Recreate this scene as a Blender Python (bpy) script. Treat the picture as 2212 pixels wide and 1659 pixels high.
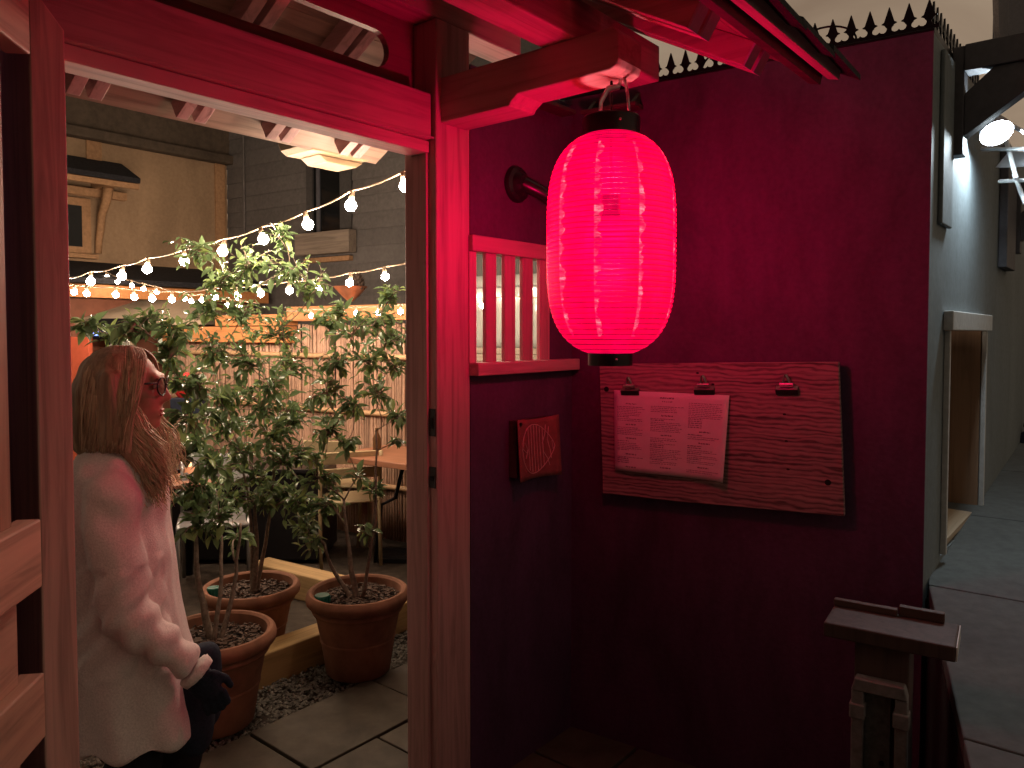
import bpy, bmesh, math, random
from mathutils import Vector, Matrix, noise

for o in list(bpy.data.objects):
    bpy.data.objects.remove(o, do_unlink=True)
SC = bpy.context.scene
COL = SC.collection
R = math.radians
rnd = random.Random(7)

# ------------------------------------------------------------------ camera
EYE = 1.6
PITCH = R(2.1)
FPX = 1646.0                      # focal length in pixels of a 2212 wide picture
cam_d = bpy.data.cameras.new('camera')
cam = bpy.data.objects.new('camera', cam_d)
COL.objects.link(cam)
cam.location = (0, 0, EYE)
cam.rotation_euler = (R(90) - PITCH, 0, 0)
cam_d.sensor_width = 36
cam_d.lens = FPX / 2212 * 36
cam_d.shift_y = (720 + FPX * math.tan(PITCH) - 829.5) / 2212
cam_d.clip_start = 0.02
cam_d.clip_end = 500
SC.camera = cam

# ------------------------------------------------------------------ sky: low cloud lit by the city
world = bpy.data.worlds.new('World')
SC.world = world
world.use_nodes = True
nt = world.node_tree
nt.nodes.clear()
wo = nt.nodes.new('ShaderNodeOutputWorld')
bg = nt.nodes.new('ShaderNodeBackground')
tc = nt.nodes.new('ShaderNodeTexCoord')
mp = nt.nodes.new('ShaderNodeMapping')
mp.inputs['Rotation'].default_value = (0.3, 0.5, 0.7)
mp.inputs['Scale'].default_value = (1.6, 5.0, 7.0)
nz = nt.nodes.new('ShaderNodeTexNoise')
nz.inputs['Scale'].default_value = 1.3
nz.inputs['Detail'].default_value = 5
nz.inputs['Distortion'].default_value = 0.6
cr = nt.nodes.new('ShaderNodeValToRGB')
cr.color_ramp.elements[0].position = 0.32
cr.color_ramp.elements[0].color = (0.27, 0.188, 0.128, 1)
cr.color_ramp.elements[1].position = 0.68
cr.color_ramp.elements[1].color = (0.42, 0.315, 0.218, 1)
nt.links.new(tc.outputs['Generated'], mp.inputs['Vector'])
nt.links.new(mp.outputs['Vector'], nz.inputs['Vector'])
nt.links.new(nz.outputs['Fac'], cr.inputs['Fac'])
nt.links.new(cr.outputs['Color'], bg.inputs['Color'])
bg.inputs['Strength'].default_value = 0.88
nt.links.new(bg.outputs['Background'], wo.inputs['Surface'])

# ------------------------------------------------------------------ render settings
SC.render.engine = 'CYCLES'
SC.cycles.use_denoising = True
SC.cycles.sample_clamp_indirect = 4.0
SC.cycles.sample_clamp_direct = 0.0
SC.cycles.max_bounces = 4
SC.cycles.diffuse_bounces = 2
SC.cycles.glossy_bounces = 2
SC.cycles.transparent_max_bounces = 10
SC.cycles.use_adaptive_sampling = True
SC.cycles.adaptive_threshold = 0.03
SC.cycles.caustics_reflective = False
SC.cycles.caustics_refractive = False
SC.view_settings.view_transform = 'Standard'
SC.view_settings.look = 'None'
SC.view_settings.gamma = 1.0
SC.view_settings.exposure = 0.0
SC.view_settings.use_curve_mapping = False

LANTERN = (1.25, 0.0, 0.105)      # lantern paper glow
LANTERN_W = 44.0                  # the bulb inside, seen through sheer red paper
BULB = (300.0, 222.0, 160.0)       # festoon bulbs

# ------------------------------------------------------------------ place: frames of the walls
AX = R(39.5)
OX, OY = -0.95, 1.6
EX, EY = math.sin(AX), math.cos(AX)       # along the entrance wall, going away to the right
NX, NY = EY, -EX                          # out of the entrance wall, towards the street


def E(t, d, z):
    return Vector((OX + t * EX + d * NX, OY + t * EY + d * NY, z))


CX, CY = E(1.87, 0, 0).xy                 # inner corner
RX, RY = 0.84, -0.5426                    # along the menu wall, coming nearer to the right


def RW(s, d, z):                          # d > 0 out of the wall towards the camera
    return Vector((CX + s * RX + d * RY, CY + s * RY - d * RX, z))


KX, KY = RW(1.25, 0, 0).xy                # street corner


def SW(t, d, z):                          # side wall along the street, d > 0 out to the street
    return Vector((KX + t * EX + d * NX, KY + t * EY + d * NY, z))


def at(u, v, Y):
    x = (u - 1106) / FPX
    y = -(v - (720 + FPX * math.tan(PITCH))) / FPX
    d = Vector((x, math.cos(PITCH) + y * math.sin(PITCH), -math.sin(PITCH) + y * math.cos(PITCH)))
    k = Y / d.y
    return Vector((d.x * k, Y, EYE + d.z * k))


def atz(u, v, z):
    p = at(u, v, 1.0)
    d = p - Vector((0, 0, EYE))
    k = (z - EYE) / d.z
    return Vector((0, 0, EYE)) + d * k


FX0, FY0 = -1.0, 5.9                      # a point of the bamboo fence


def FW(s, d, z):                          # bamboo fence, parallel to the menu wall
    return Vector((FX0 + s * RX + d * RY, FY0 + s * RY - d * RX, z))


TX, TY = -3.34, 9.0                       # inner corner of the two houses


def TW(t, d, z):                          # tan house (parallel to the entrance), t < 0 to the left
    return Vector((TX + t * EX + d * NX, TY + t * EY + d * NY, z))


def GW(s, d, z):                          # grey clapboard house
    return Vector((TX + s * RX + d * RY, TY + s * RY - d * RX, z))


def WORLD(x, y, z):
    return Vector((x, y, z))


# ------------------------------------------------------------------ mesh helpers
class MB:
    def __init__(self):
        self.v = []
        self.f = []
        self.m = []

    def add(self, vs, fs, mi=0):
        b = len(self.v)
        self.v += [Vector(p) for p in vs]
        self.f += [tuple(i + b for i in f) for f in fs]
        self.m += [mi] * len(fs)
        return self

    def box(self, fr, a0, a1, b0, b1, c0, c1, mi=0):
        vs = [fr(a, b, c) for c in (c0, c1) for b in (b0, b1) for a in (a0, a1)]
        fs = [(0, 2, 3, 1), (4, 5, 7, 6), (0, 1, 5, 4), (2, 6, 7, 3), (0, 4, 6, 2), (1, 3, 7, 5)]
        return self.add(vs, fs, mi)

    def prism(self, poly, fr, c0, c1, mi=0):      # poly of (a, b); fr(a, b, c)
        n = len(poly)
        vs = [fr(a, b, c0) for a, b in poly] + [fr(a, b, c1) for a, b in poly]
        fs = [tuple(range(n - 1, -1, -1)), tuple(range(n, 2 * n))]
        fs += [(i, (i + 1) % n, n + (i + 1) % n, n + i) for i in range(n)]
        return self.add(vs, fs, mi)

    def tube(self, pts, rad, n=8, cap=True, mi=0, flat=1.0):
        pts = [Vector(p) for p in pts]
        if not isinstance(rad, (list, tuple)):
            rad = [rad] * len(pts)
        vs, fs = [], []
        up = None
        for i, p in enumerate(pts):
            t = (pts[min(i + 1, len(pts) - 1)] - pts[max(i - 1, 0)])
            if t.length < 1e-9:
                t = Vector((0, 0, 1))
            t.normalize()
            if up is None:
                up = t.orthogonal().normalized()
            up = (up - t * up.dot(t))
            if up.length < 1e-6:
                up = t.orthogonal()
            up.normalize()
            s = t.cross(up)
            for k in range(n):
                a = 2 * math.pi * k / n
                vs.append(p + up * math.cos(a) * rad[i] + s * math.sin(a) * rad[i] * flat)
        for i in range(len(pts) - 1):
            for k in range(n):
                fs.append((i * n + k, i * n + (k + 1) % n, (i + 1) * n + (k + 1) % n, (i + 1) * n + k))
        if cap:
            fs.append(tuple(range(n - 1, -1, -1)))
            fs.append(tuple((len(pts) - 1) * n + k for k in range(n)))
        return self.add(vs, fs, mi)

    def lathe(self, prof, c, n=32, mi=0, closed=False):   # prof of (r, z)
        c = Vector(c)
        vs, fs = [], []
        for r, z in prof:
            for k in range(n):
                a = 2 * math.pi * k / n
                vs.append(c + Vector((r * math.cos(a), r * math.sin(a), z)))
        m = len(prof)
        for i in range(m if closed else m - 1):
            j = (i + 1) % m
            for k in range(n):
                fs.append((i * n + k, i * n + (k + 1) % n, j * n + (k + 1) % n, j * n + k))
        return self.add(vs, fs, mi)

    def ell(self, c, ax, ay, az, nu=16, nv=10, mi=0):     # ellipsoid with axis vectors
        c = Vector(c)
        ax, ay, az = Vector(ax), Vector(ay), Vector(az)
        vs = [c - az]
        for i in range(1, nv):
            th = math.pi * i / nv
            for k in range(nu):
                a = 2 * math.pi * k / nu
                vs.append(c - az * math.cos(th) + (ax * math.cos(a) + ay * math.sin(a)) * math.sin(th))
        vs.append(c + az)
        fs = [(0, 1 + (k + 1) % nu, 1 + k) for k in range(nu)]
        for i in range(nv - 2):
            for k in range(nu):
                a = 1 + i * nu
                fs.append((a + k, a + (k + 1) % nu, a + nu + (k + 1) % nu, a + nu + k))
        l = len(vs) - 1
        a = 1 + (nv - 2) * nu
        fs += [(a + k, a + (k + 1) % nu, l) for k in range(nu)]
        return self.add(vs, fs, mi)

    def caps(self, p0, p1, r0, r1, n=14, flat=1.0, mi=0):  # tapered limb with round ends
        p0, p1 = Vector(p0), Vector(p1)
        d = (p1 - p0).normalized()
        pts, rad = [], []
        for a in (80, 55, 28):
            pts.append(p0 - d * r0 * math.sin(R(a))); rad.append(r0 * math.cos(R(a)))
        pts += [p0, p1]; rad += [r0, r1]
        for a in (28, 55, 80):
            pts.append(p1 + d * r1 * math.sin(R(a))); rad.append(r1 * math.cos(R(a)))
        return self.tube(pts, rad, n, True, mi, flat)


def mesh_of(mb, name, off=Vector((0, 0, 0)), mats=(), smooth=False):
    me = bpy.data.meshes.new(name)
    me.from_pydata([tuple(p - off) for p in mb.v], [], mb.f)
    for m in mats:
        me.materials.append(m)
    if any(mb.m):
        me.polygons.foreach_set('material_index', mb.m)
    if smooth:
        me.polygons.foreach_set('use_smooth', [True] * len(me.polygons))
    me.update()
    return me


def tag(o, label=None, cat=None, group=None, kind=None):
    if label:
        o['label'] = label
    if cat:
        o['category'] = cat
    if group:
        o['group'] = group
    if kind:
        o['kind'] = kind
    return o


def root_of(o):
    while o.parent:
        o = o.parent
    return o


def fin(o, bevel, smooth):
    if bevel:
        m = o.modifiers.new('edge', 'BEVEL')
        m.width = bevel
        m.segments = 2
        m.limit_method = 'ANGLE'
        m.angle_limit = R(40)
    if smooth == 'auto':
        bm = bmesh.new(); bm.from_mesh(o.data)
        for f in bm.faces:
            f.smooth = True
        for e in bm.edges:
            if len(e.link_faces) == 2 and e.calc_face_angle(0) > R(38):
                e.smooth = False
        bm.to_mesh(o.data); bm.free()
    return o


def obj(name, mb, mat, parent=None, bevel=0, smooth=False, loc=None, recalc=True):
    """one mesh object; vertices are given in world space"""
    if parent is not None:
        off = root_of(parent).location.copy()
    else:
        off = Vector(loc) if loc is not None else Vector((0, 0, 0))
    mats = mat if isinstance(mat, (list, tuple)) else [mat]
    me = mesh_of(mb, name, off, mats, smooth is True)
    if recalc:
        bm = bmesh.new(); bm.from_mesh(me)
        bmesh.ops.recalc_face_normals(bm, faces=bm.faces)
        bm.to_mesh(me); bm.free()
    o = bpy.data.objects.new(name, me)
    COL.objects.link(o)
    if parent is not None:
        o.parent = parent
    else:
        o.location = off
    return fin(o, bevel, smooth)


def thing(name, loc, label, cat, group=None, kind=None):
    o = bpy.data.objects.new(name, None)
    COL.objects.link(o)
    o.location = loc
    o.empty_display_size = 0.1
    return tag(o, label, cat, group, kind)


def inst(name, me, parent, loc, rot=None, scale=None):
    o = bpy.data.objects.new(name, me)
    COL.objects.link(o)
    o.parent = parent
    M = Matrix.Translation(Vector(loc) - root_of(parent).location)
    if rot is not None:
        M = M @ rot.to_4x4()
    if scale is not None:
        M = M @ Matrix.Diagonal(Vector(scale).to_4d())
    o.matrix_local = M
    return o


# ------------------------------------------------------------------ materials
def new_mat(name):
    m = bpy.data.materials.new(name)
    m.use_nodes = True
    n = m.node_tree
    b = n.nodes['Principled BSDF']
    return m, n, b


def ramp(n, fac, stops):
    c = n.nodes.new('ShaderNodeValToRGB')
    el = c.color_ramp.elements
    while len(el) < len(stops):
        el.new(0.5)
    for q, (p, col) in zip(el, stops):
        q.position = p
        q.color = (*col, 1)
    n.links.new(fac, c.inputs['Fac'])
    return c.outputs['Color']


def coords(n, scale=(1, 1, 1), rotz=0.0, kind='Object'):
    t = n.nodes.new('ShaderNodeTexCoord')
    out = t.outputs[kind]
    if rotz:
        r = n.nodes.new('ShaderNodeVectorRotate')
        r.rotation_type = 'Z_AXIS'
        r.inputs['Angle'].default_value = rotz
        n.links.new(out, r.inputs['Vector'])
        out = r.outputs['Vector']
    m = n.nodes.new('ShaderNodeMapping')
    m.inputs['Scale'].default_value = scale
    n.links.new(out, m.inputs['Vector'])
    return m.outputs['Vector']


def noise_n(n, vec, scale, detail=4, rough=0.55, dist=0.0):
    z = n.nodes.new('ShaderNodeTexNoise')
    z.inputs['Scale'].default_value = scale
    z.inputs['Detail'].default_value = detail
    z.inputs['Roughness'].default_value = rough
    z.inputs['Distortion'].default_value = dist
    if vec is not None:
        n.links.new(vec, z.inputs['Vector'])
    return z.outputs['Fac']


def bump(n, b, h, strength=0.3, dist=0.005):
    q = n.nodes.new('ShaderNodeBump')
    q.inputs['Strength'].default_value = strength
    q.inputs['Distance'].default_value = dist
    n.links.new(h, q.inputs['Height'])
    n.links.new(q.outputs['Normal'], b.inputs['Normal'])


def mul(c, k):
    return tuple(x * k for x in c)


def wood(name, col, grain='x', rotz=0.0, contrast=0.35, rough=0.55, spec=0.3, tone=0.15):
    m, n, b = new_mat(name)
    sc = {'x': (1.2, 22, 22), 'y': (22, 1.2, 22), 'z': (22, 22, 1.2)}[grain]
    v = coords(n, sc, rotz)
    g = noise_n(n, v, 1.6, 5, 0.6, 0.8)
    big = noise_n(n, coords(n, (1, 1, 1)), 2.3, 3)
    c1 = ramp(n, g, [(0.30, mul(col, 1 - contrast)), (0.52, col), (0.75, mul(col, 1 + contrast * 0.35))])
    mx = n.nodes.new('ShaderNodeMixRGB')
    mx.blend_type = 'MULTIPLY'
    mx.inputs['Fac'].default_value = 1
    c2 = ramp(n, big, [(0.3, (1 - tone,) * 3), (0.7, (1, 1, 1))])
    n.links.new(c1, mx.inputs['Color1'])
    n.links.new(c2, mx.inputs['Color2'])
    oi = n.nodes.new('ShaderNodeObjectInfo')
    mr = n.nodes.new('ShaderNodeMapRange')
    mr.inputs['To Min'].default_value = 0.86
    mr.inputs['To Max'].default_value = 1.1
    n.links.new(oi.outputs['Random'], mr.inputs['Value'])
    hs = n.nodes.new('ShaderNodeHueSaturation')
    n.links.new(mr.outputs['Result'], hs.inputs['Value'])
    n.links.new(mx.outputs['Color'], hs.inputs['Color'])
    n.links.new(hs.outputs['Color'], b.inputs['Base Color'])
    b.inputs['Roughness'].default_value = rough
    b.inputs['Specular IOR Level'].default_value = spec
    bump(n, b, g, 0.25, 0.002)
    return m


def rough_mat(name, col, scale=20, var=0.25, rough=0.8, bumps=0.3, bd=0.004, stain=0.0, metal=0.0, spec=0.3, vary=0.0):
    m, n, b = new_mat(name)
    g = noise_n(n, coords(n), scale, 6, 0.6)
    c = ramp(n, g, [(0.3, mul(col, 1 - var)), (0.7, mul(col, 1 + var))])
    if stain:
        s = noise_n(n, coords(n, (1, 1, 0.35)), 1.7, 5, 0.6, 0.5)
        sc = ramp(n, s, [(0.35, (1 - stain,) * 3), (0.62, (1, 1, 1))])
        mx = n.nodes.new('ShaderNodeMixRGB'); mx.blend_type = 'MULTIPLY'; mx.inputs['Fac'].default_value = 1
        n.links.new(c, mx.inputs['Color1']); n.links.new(sc, mx.inputs['Color2'])
        c = mx.outputs['Color']
    if vary:
        oi = n.nodes.new('ShaderNodeObjectInfo')
        mr = n.nodes.new('ShaderNodeMapRange')
        mr.inputs['To Min'].default_value = 1 - vary
        mr.inputs['To Max'].default_value = 1 + vary
        n.links.new(oi.outputs['Random'], mr.inputs['Value'])
        hs = n.nodes.new('ShaderNodeHueSaturation')
        n.links.new(mr.outputs['Result'], hs.inputs['Value'])
        n.links.new(c, hs.inputs['Color'])
        c = hs.outputs['Color']
    n.links.new(c, b.inputs['Base Color'])
    b.inputs['Roughness'].default_value = rough
    b.inputs['Metallic'].default_value = metal
    b.inputs['Specular IOR Level'].default_value = spec
    if bumps:
        bump(n, b, g, bumps, bd)
    return m


def emit(name, col, strength=1.0):
    m, n, b = new_mat(name)
    b.inputs['Base Color'].default_value = (0.6, 0.5, 0.4, 1)
    b.inputs['Emission Color'].default_value = (*col, 1)
    b.inputs['Emission Strength'].default_value = strength
    return m


AE = -(R(90) - AX)                                   # turns object space so that x runs along the entrance
AR = -math.atan2(RY, RX)
CEDAR = (0.54, 0.32, 0.31)
M_beam = wood('cedar along beam', CEDAR, 'x', AE)
M_out = wood('cedar outwards', CEDAR, 'y', AE)
M_post = wood('cedar upright', CEDAR, 'z')
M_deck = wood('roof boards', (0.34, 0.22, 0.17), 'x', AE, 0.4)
M_frieze = wood('frieze board', (0.24, 0.14, 0.115), 'x', AE, 0.3)  # lintel's shadow on the frieze is put into this darker colour
M_gate = wood('gate rails', (0.64, 0.42, 0.31), 'y', R(-10))
M_gatev = wood('gate slats', (0.40, 0.25, 0.17), 'z')
M_board = wood('rough sawn plank', (0.36, 0.24, 0.23), 'x', AR, 0.62, 0.75, 0.2)
M_board, n, b = new_mat('figured rough plank')
v = coords(n, (1.0, 1.0, 1.0), AR)
w = n.nodes.new('ShaderNodeTexWave'); w.wave_type = 'BANDS'; w.bands_direction = 'Z'
w.inputs['Scale'].default_value = 13; w.inputs['Distortion'].default_value = 11.0; w.inputs['Detail'].default_value = 3
w.inputs['Detail Scale'].default_value = 0.9; w.inputs['Detail Roughness'].default_value = 0.62
mpw = n.nodes.new('ShaderNodeMapping'); mpw.inputs['Scale'].default_value = (0.45, 1, 1.6); n.links.new(v, mpw.inputs['Vector']); n.links.new(mpw.outputs['Vector'], w.inputs['Vector'])
fine = noise_n(n, coords(n, (1.3, 46, 46), AR), 2.0, 4, 0.6)
mxw = n.nodes.new('ShaderNodeMath'); mxw.operation = 'MULTIPLY_ADD'; mxw.inputs[1].default_value = 0.32
n.links.new(w.outputs['Fac'], mxw.inputs[0]); 
mfw = n.nodes.new('ShaderNodeMath'); mfw.operation = 'MULTIPLY'; mfw.inputs[1].default_value = 0.68; n.links.new(fine, mfw.inputs[0]); n.links.new(mfw.outputs['Value'], mxw.inputs[2])
n.links.new(ramp(n, mxw.outputs['Value'], [(0.26, (0.07, 0.042, 0.042)), (0.46, (0.25, 0.15, 0.15)), (0.80, (0.38, 0.24, 0.235))]), b.inputs['Base Color'])
b.inputs['Roughness'].default_value = 0.7
bump(n, b, mxw.outputs['Value'], 0.35, 0.002)
M_orange = wood('orange cedar', (0.62, 0.27, 0.10), 'x', AR, 0.25)
M_timber = wood('yellow timber', (0.55, 0.36, 0.15), 'x', AE, 0.3, 0.7)
M_timber2 = wood('yellow timber back', (0.55, 0.36, 0.17), 'x', AR, 0.3, 0.7)
M_greybd = wood('weathered grey board', (0.36, 0.29, 0.23), 'x', AR, 0.35, 0.8)
M_darkwd = wood('dark stained wood', (0.09, 0.055, 0.045), 'x', AR, 0.4, 0.5)
M_darkpost = wood('dark stained post', (0.085, 0.052, 0.045), 'z', 0, 0.4, 0.6)
M_niche = wood('plywood', (0.30, 0.19, 0.12), 'z', 0, 0.3, 0.6)
M_wall = rough_mat('dark plum stucco', (0.120, 0.045, 0.100), 55, 0.18, 0.85, 0.35, 0.003, 0.25)
M_wall, n, b = new_mat('dark plum stucco wall')
g1 = noise_n(n, coords(n), 60, 6, 0.6); g2 = noise_n(n, coords(n, (1, 1, 0.6)), 2.6, 5, 0.62, 0.8); g3 = noise_n(n, coords(n, (6, 6, 1.2)), 2.0, 4, 0.6)
c1 = ramp(n, g2, [(0.30, (0.064, 0.022, 0.062)), (0.52, (0.098, 0.034, 0.094)), (0.72, (0.124, 0.042, 0.118))])
c2 = ramp(n, g1, [(0.3, (0.82,) * 3), (0.7, (1.1,) * 3)])
c3 = ramp(n, g3, [(0.36, (0.72,) * 3), (0.60, (1, 1, 1))])
q1 = n.nodes.new('ShaderNodeMixRGB'); q1.blend_type = 'MULTIPLY'; q1.inputs['Fac'].default_value = 1; n.links.new(c1, q1.inputs['Color1']); n.links.new(c2, q1.inputs['Color2'])
q2_ = n.nodes.new('ShaderNodeMixRGB'); q2_.blend_type = 'MULTIPLY'; q2_.inputs['Fac'].default_value = 0.6; n.links.new(q1.outputs['Color'], q2_.inputs['Color1']); n.links.new(c3, q2_.inputs['Color2'])
n.links.new(q2_.outputs['Color'], b.inputs['Base Color']); b.inputs['Roughness'].default_value = 0.72
hh = n.nodes.new('ShaderNodeMath'); hh.operation = 'MULTIPLY_ADD'; hh.inputs[1].default_value = 0.35; n.links.new(g1, hh.inputs[0]); n.links.new(g2, hh.inputs[2])
bump(n, b, hh.outputs['Value'], 0.35, 0.012)
M_side = rough_mat('blue grey painted wall', (0.18, 0.215, 0.23), 40, 0.12, 0.7, 0.2, 0.003, 0.25)
M_trim = rough_mat('slate trim', (0.10, 0.10, 0.115), 30, 0.15, 0.6, 0.2)
M_iron = rough_mat('black iron', (0.012, 0.012, 0.014), 60, 0.3, 0.45, 0.2, 0.002, 0, 0.6)
M_black = rough_mat('black lacquer', (0.010, 0.009, 0.010), 40, 0.2, 0.35, 0.0)
M_blackplastic = rough_mat('black paint', (0.016, 0.014, 0.015), 40, 0.2, 0.3, 0.0, spec=0.5)
M_metal = rough_mat('brushed steel', (0.55, 0.52, 0.50), 80, 0.15, 0.32, 0.1, 0.001, 0, 1.0)
M_galv = rough_mat('galvanised channel', (0.24, 0.22, 0.225), 50, 0.25, 0.6, 0.2, 0.002, 0.3, 0.2)
M_cap = rough_mat('grey rafter caps', (0.45, 0.46, 0.48), 40, 0.1, 0.6, 0.1)
M_tile = rough_mat('black shingle', (0.022, 0.021, 0.023), 40, 0.4, 0.9, 0.6, 0.006, vary=0.3)
M_paper = rough_mat('menu paper', (0.66, 0.58, 0.58), 12, 0.05, 0.8, 0.1, 0.002)
M_ink = rough_mat('menu ink', (0.05, 0.045, 0.045), 30, 0.2, 0.8, 0.0)
M_plaque = rough_mat('red brown leather', (0.25, 0.07, 0.07), 30, 0.2, 0.7, 0.2)
M_chalk = rough_mat('engraved pale line', (0.60, 0.34, 0.33), 60, 0.2, 0.8, 0.0)
M_terra = rough_mat('terracotta', (0.33, 0.145, 0.085), 7, 0.30, 0.85, 0.2, 0.003, 0.38)
M_soil = rough_mat('potting soil', (0.035, 0.022, 0.015), 90, 0.5, 0.95, 0.8, 0.01)
M_mulch = rough_mat('bark chips', (0.085, 0.05, 0.034), 60, 0.5, 0.8, 0.2)
M_green = rough_mat('green plastic', (0.012, 0.12, 0.085), 40, 0.15, 0.4, 0.0)
M_bark = rough_mat('grey brown bark', (0.22, 0.165, 0.125), 60, 0.4, 0.8, 0.6, 0.004)
M_paver = rough_mat('slate paver', (0.095, 0.078, 0.058), 9, 0.3, 0.6, 0.25, 0.004, 0.25, vary=0.22)
M_dirt = rough_mat('dark earth', (0.06, 0.045, 0.033), 14, 0.4, 0.95, 0.6, 0.01, 0.3)
M_gravel = rough_mat('gravel', (0.17, 0.155, 0.13), 40, 0.55, 0.85, 0.2, vary=0.2)
M_conc = rough_mat('sidewalk concrete', (0.095, 0.105, 0.105), 26, 0.16, 0.85, 0.3, 0.003, 0.22, vary=0.12)
M_tan = rough_mat('tan stucco', (0.42, 0.285, 0.175), 30, 0.10, 0.9, 0.3, 0.004, 0.28)
M_tandark = rough_mat('brown upper wall', (0.10, 0.075, 0.055), 18, 0.2, 0.9, 0.3, 0.004, 0.3)
M_clap = rough_mat('grey clapboard', (0.150, 0.138, 0.132), 24, 0.16, 0.65, 0.2, 0.003, 0.2, vary=0.1)
M_glassdk = rough_mat('dark window glass', (0.010, 0.011, 0.012), 10, 0.2, 0.08, 0.0, spec=0.5)
M_roofdk = rough_mat('dark shingles', (0.022, 0.022, 0.026), 50, 0.5, 0.9, 0.7, 0.008)
M_creamwd = rough_mat('pale bracket wood', (0.40, 0.23, 0.12), 30, 0.2, 0.7, 0.2)
M_cream = rough_mat('cream canopy', (0.46, 0.37, 0.27), 14, 0.1, 0.7, 0.1)
M_white = rough_mat('white vinyl', (0.34, 0.34, 0.32), 8, 0.08, 0.12, 0.15, 0.003, spec=0.6)
M_bamboo = rough_mat('bamboo cane', (0.42, 0.265, 0.185), 30, 0.25, 0.5, 0.1, vary=0.28)
M_bambrail = rough_mat('bamboo rail', (0.52, 0.33, 0.18), 30, 0.2, 0.5, 0.1)
M_chair = rough_mat('beige powder coat', (0.42, 0.33, 0.19), 40, 0.1, 0.45, 0.05)
M_table = wood('red brown table', (0.36, 0.16, 0.09), 'x', AR, 0.3, 0.4)
M_red = rough_mat('red upholstery', (0.45, 0.02, 0.02), 30, 0.15, 0.6, 0.1)
M_navy = rough_mat('navy cloth', (0.012, 0.016, 0.03), 60, 0.3, 0.85, 0.2)
M_copper = rough_mat('copper bowl', (0.62, 0.26, 0.15), 20, 0.15, 0.3, 0.05, metal=0.75)
M_cone = rough_mat('pine cone', (0.06, 0.04, 0.03), 40, 0.4, 0.8, 0.3)
M_beige = rough_mat('beige sheet metal', (0.36, 0.25, 0.15), 14, 0.08, 0.45, 0.05)
M_cord = rough_mat('pale cord', (0.34, 0.25, 0.17), 60, 0.2, 0.6, 0.0)
M_redwall = rough_mat('red painted panel', (0.50, 0.10, 0.05), 12, 0.15, 0.6, 0.1)
M_bulb = emit('festoon bulb glass', (BULB[0] / 300, BULB[1] / 300, BULB[2] / 300), 330)
M_bulb1 = emit('near festoon bulb glass', (1.0, 0.75, 0.55), 560)
M_bulb2 = emit('small festoon bulb glass', (1.0, 0.74, 0.54), 190)
M_flame = emit('blue gas flame', (0.06, 0.2, 1.0), 4.0)
M_candle = emit('candle glow', (1.0, 0.55, 0.25), 2.5)
M_paneglow = emit('pale lit pane', (0.42, 0.46, 0.30), 0.8)
for q_ in (M_flame, M_candle, M_paneglow):
    q_.cycles.emission_sampling = 'NONE'
M_lamp = emit('floodlight lens', (0.80, 0.93, 1.0), 420)

# ------------------------------------------------------------------ ground
g = MB()
g.add([(-40, -20, -0.03), (40, -20, -0.03), (40, 60, -0.03), (-40, 60, -0.03)], [(0, 1, 2, 3)])
tag(obj('ground', g, M_dirt), 'dark earth floor of the courtyard', kind='structure')

paving = thing('paving', E(0.8, -0.6, 0), 'dark slate pavers on the path inside the gate', None, kind='structure')
# slabs run along the entrance direction; path between the gate and the gravel strip
PAVE_D = -0.97                                   # inner edge of the path
for i in range(9):
    for j in range(5):
        t0 = -1.47 + i * 0.62 + (0.31 if j % 2 else 0)
        d0 = PAVE_D + j * 0.42
        if d0 > 1.6:
            continue
        g = MB()
        lift = rnd.uniform(-0.002, 0.003)
        g.box(E, t0 + 0.005, t0 + 0.613, d0 + 0.005, d0 + 0.413, -0.028, 0.0 + lift)
        obj('paving_stone', g, M_paver, paving, 0.004)

g = MB()
for k in range(7000):
    t = rnd.uniform(-1.2, 2.6)
    d = PAVE_D - 0.008 - rnd.uniform(0, 0.36)
    if d < -1.30:
        continue
    if rnd.random() < 0.06:
        d = PAVE_D + rnd.uniform(0, 0.05)
    s = rnd.uniform(0.005, 0.012)
    c = E(t, d, -0.026 + s * 0.6 + rnd.uniform(0, 0.012))
    a = rnd.uniform(0, 6.28)
    ux = Vector((math.cos(a), math.sin(a), rnd.uniform(-.3, .3))) * s * rnd.uniform(0.8, 1.5)
    uy = Vector((-math.sin(a), math.cos(a), rnd.uniform(-.3, .3))) * s
    uz = Vector((0, 0, s * 0.7))
    g.add([c + ux, c + uy, c - ux, c - uy, c + uz, c - uz],
          [(0, 1, 4), (1, 2, 4), (2, 3, 4), (3, 0, 4), (1, 0, 5), (2, 1, 5), (3, 2, 5), (0, 3, 5)])
tag(obj('gravel', g, M_gravel, recalc=False), 'loose grey gravel strip beside the slate path', 'gravel', kind='stuff')


def street_z(t, d):
    return 0.80 + 0.075 * t + 0.01 * d


side = thing('sidewalk', SW(0.5, 0.5, 0.8), 'grey concrete sidewalk climbing along the street wall', None, kind='structure')
g = MB()
pl = [(-1.7, 0.475), (0.05, 0.005), (0.05, -0.15), (26, -0.15), (26, 9), (-1.7, 9)]
g.add([SW(a, b, -0.02) for a, b in pl] + [SW(a, b, street_z(a, b) - 0.05) for a, b in pl],
      [(5, 4, 3, 2, 1, 0), (6, 7, 8, 9, 10, 11)] + [(i, (i + 1) % 6, 6 + (i + 1) % 6, 6 + i) for i in range(6)])
obj('retaining_wall', g, rough_mat('shade black concrete', (0.014, 0.014, 0.015), 30, 0.3, 0.9, 0.3), side)  # concrete coloured black for the shade on this face


def kerb(t):
    return 0.02 - 0.27 * t if t < 0.05 else -0.14


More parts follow.
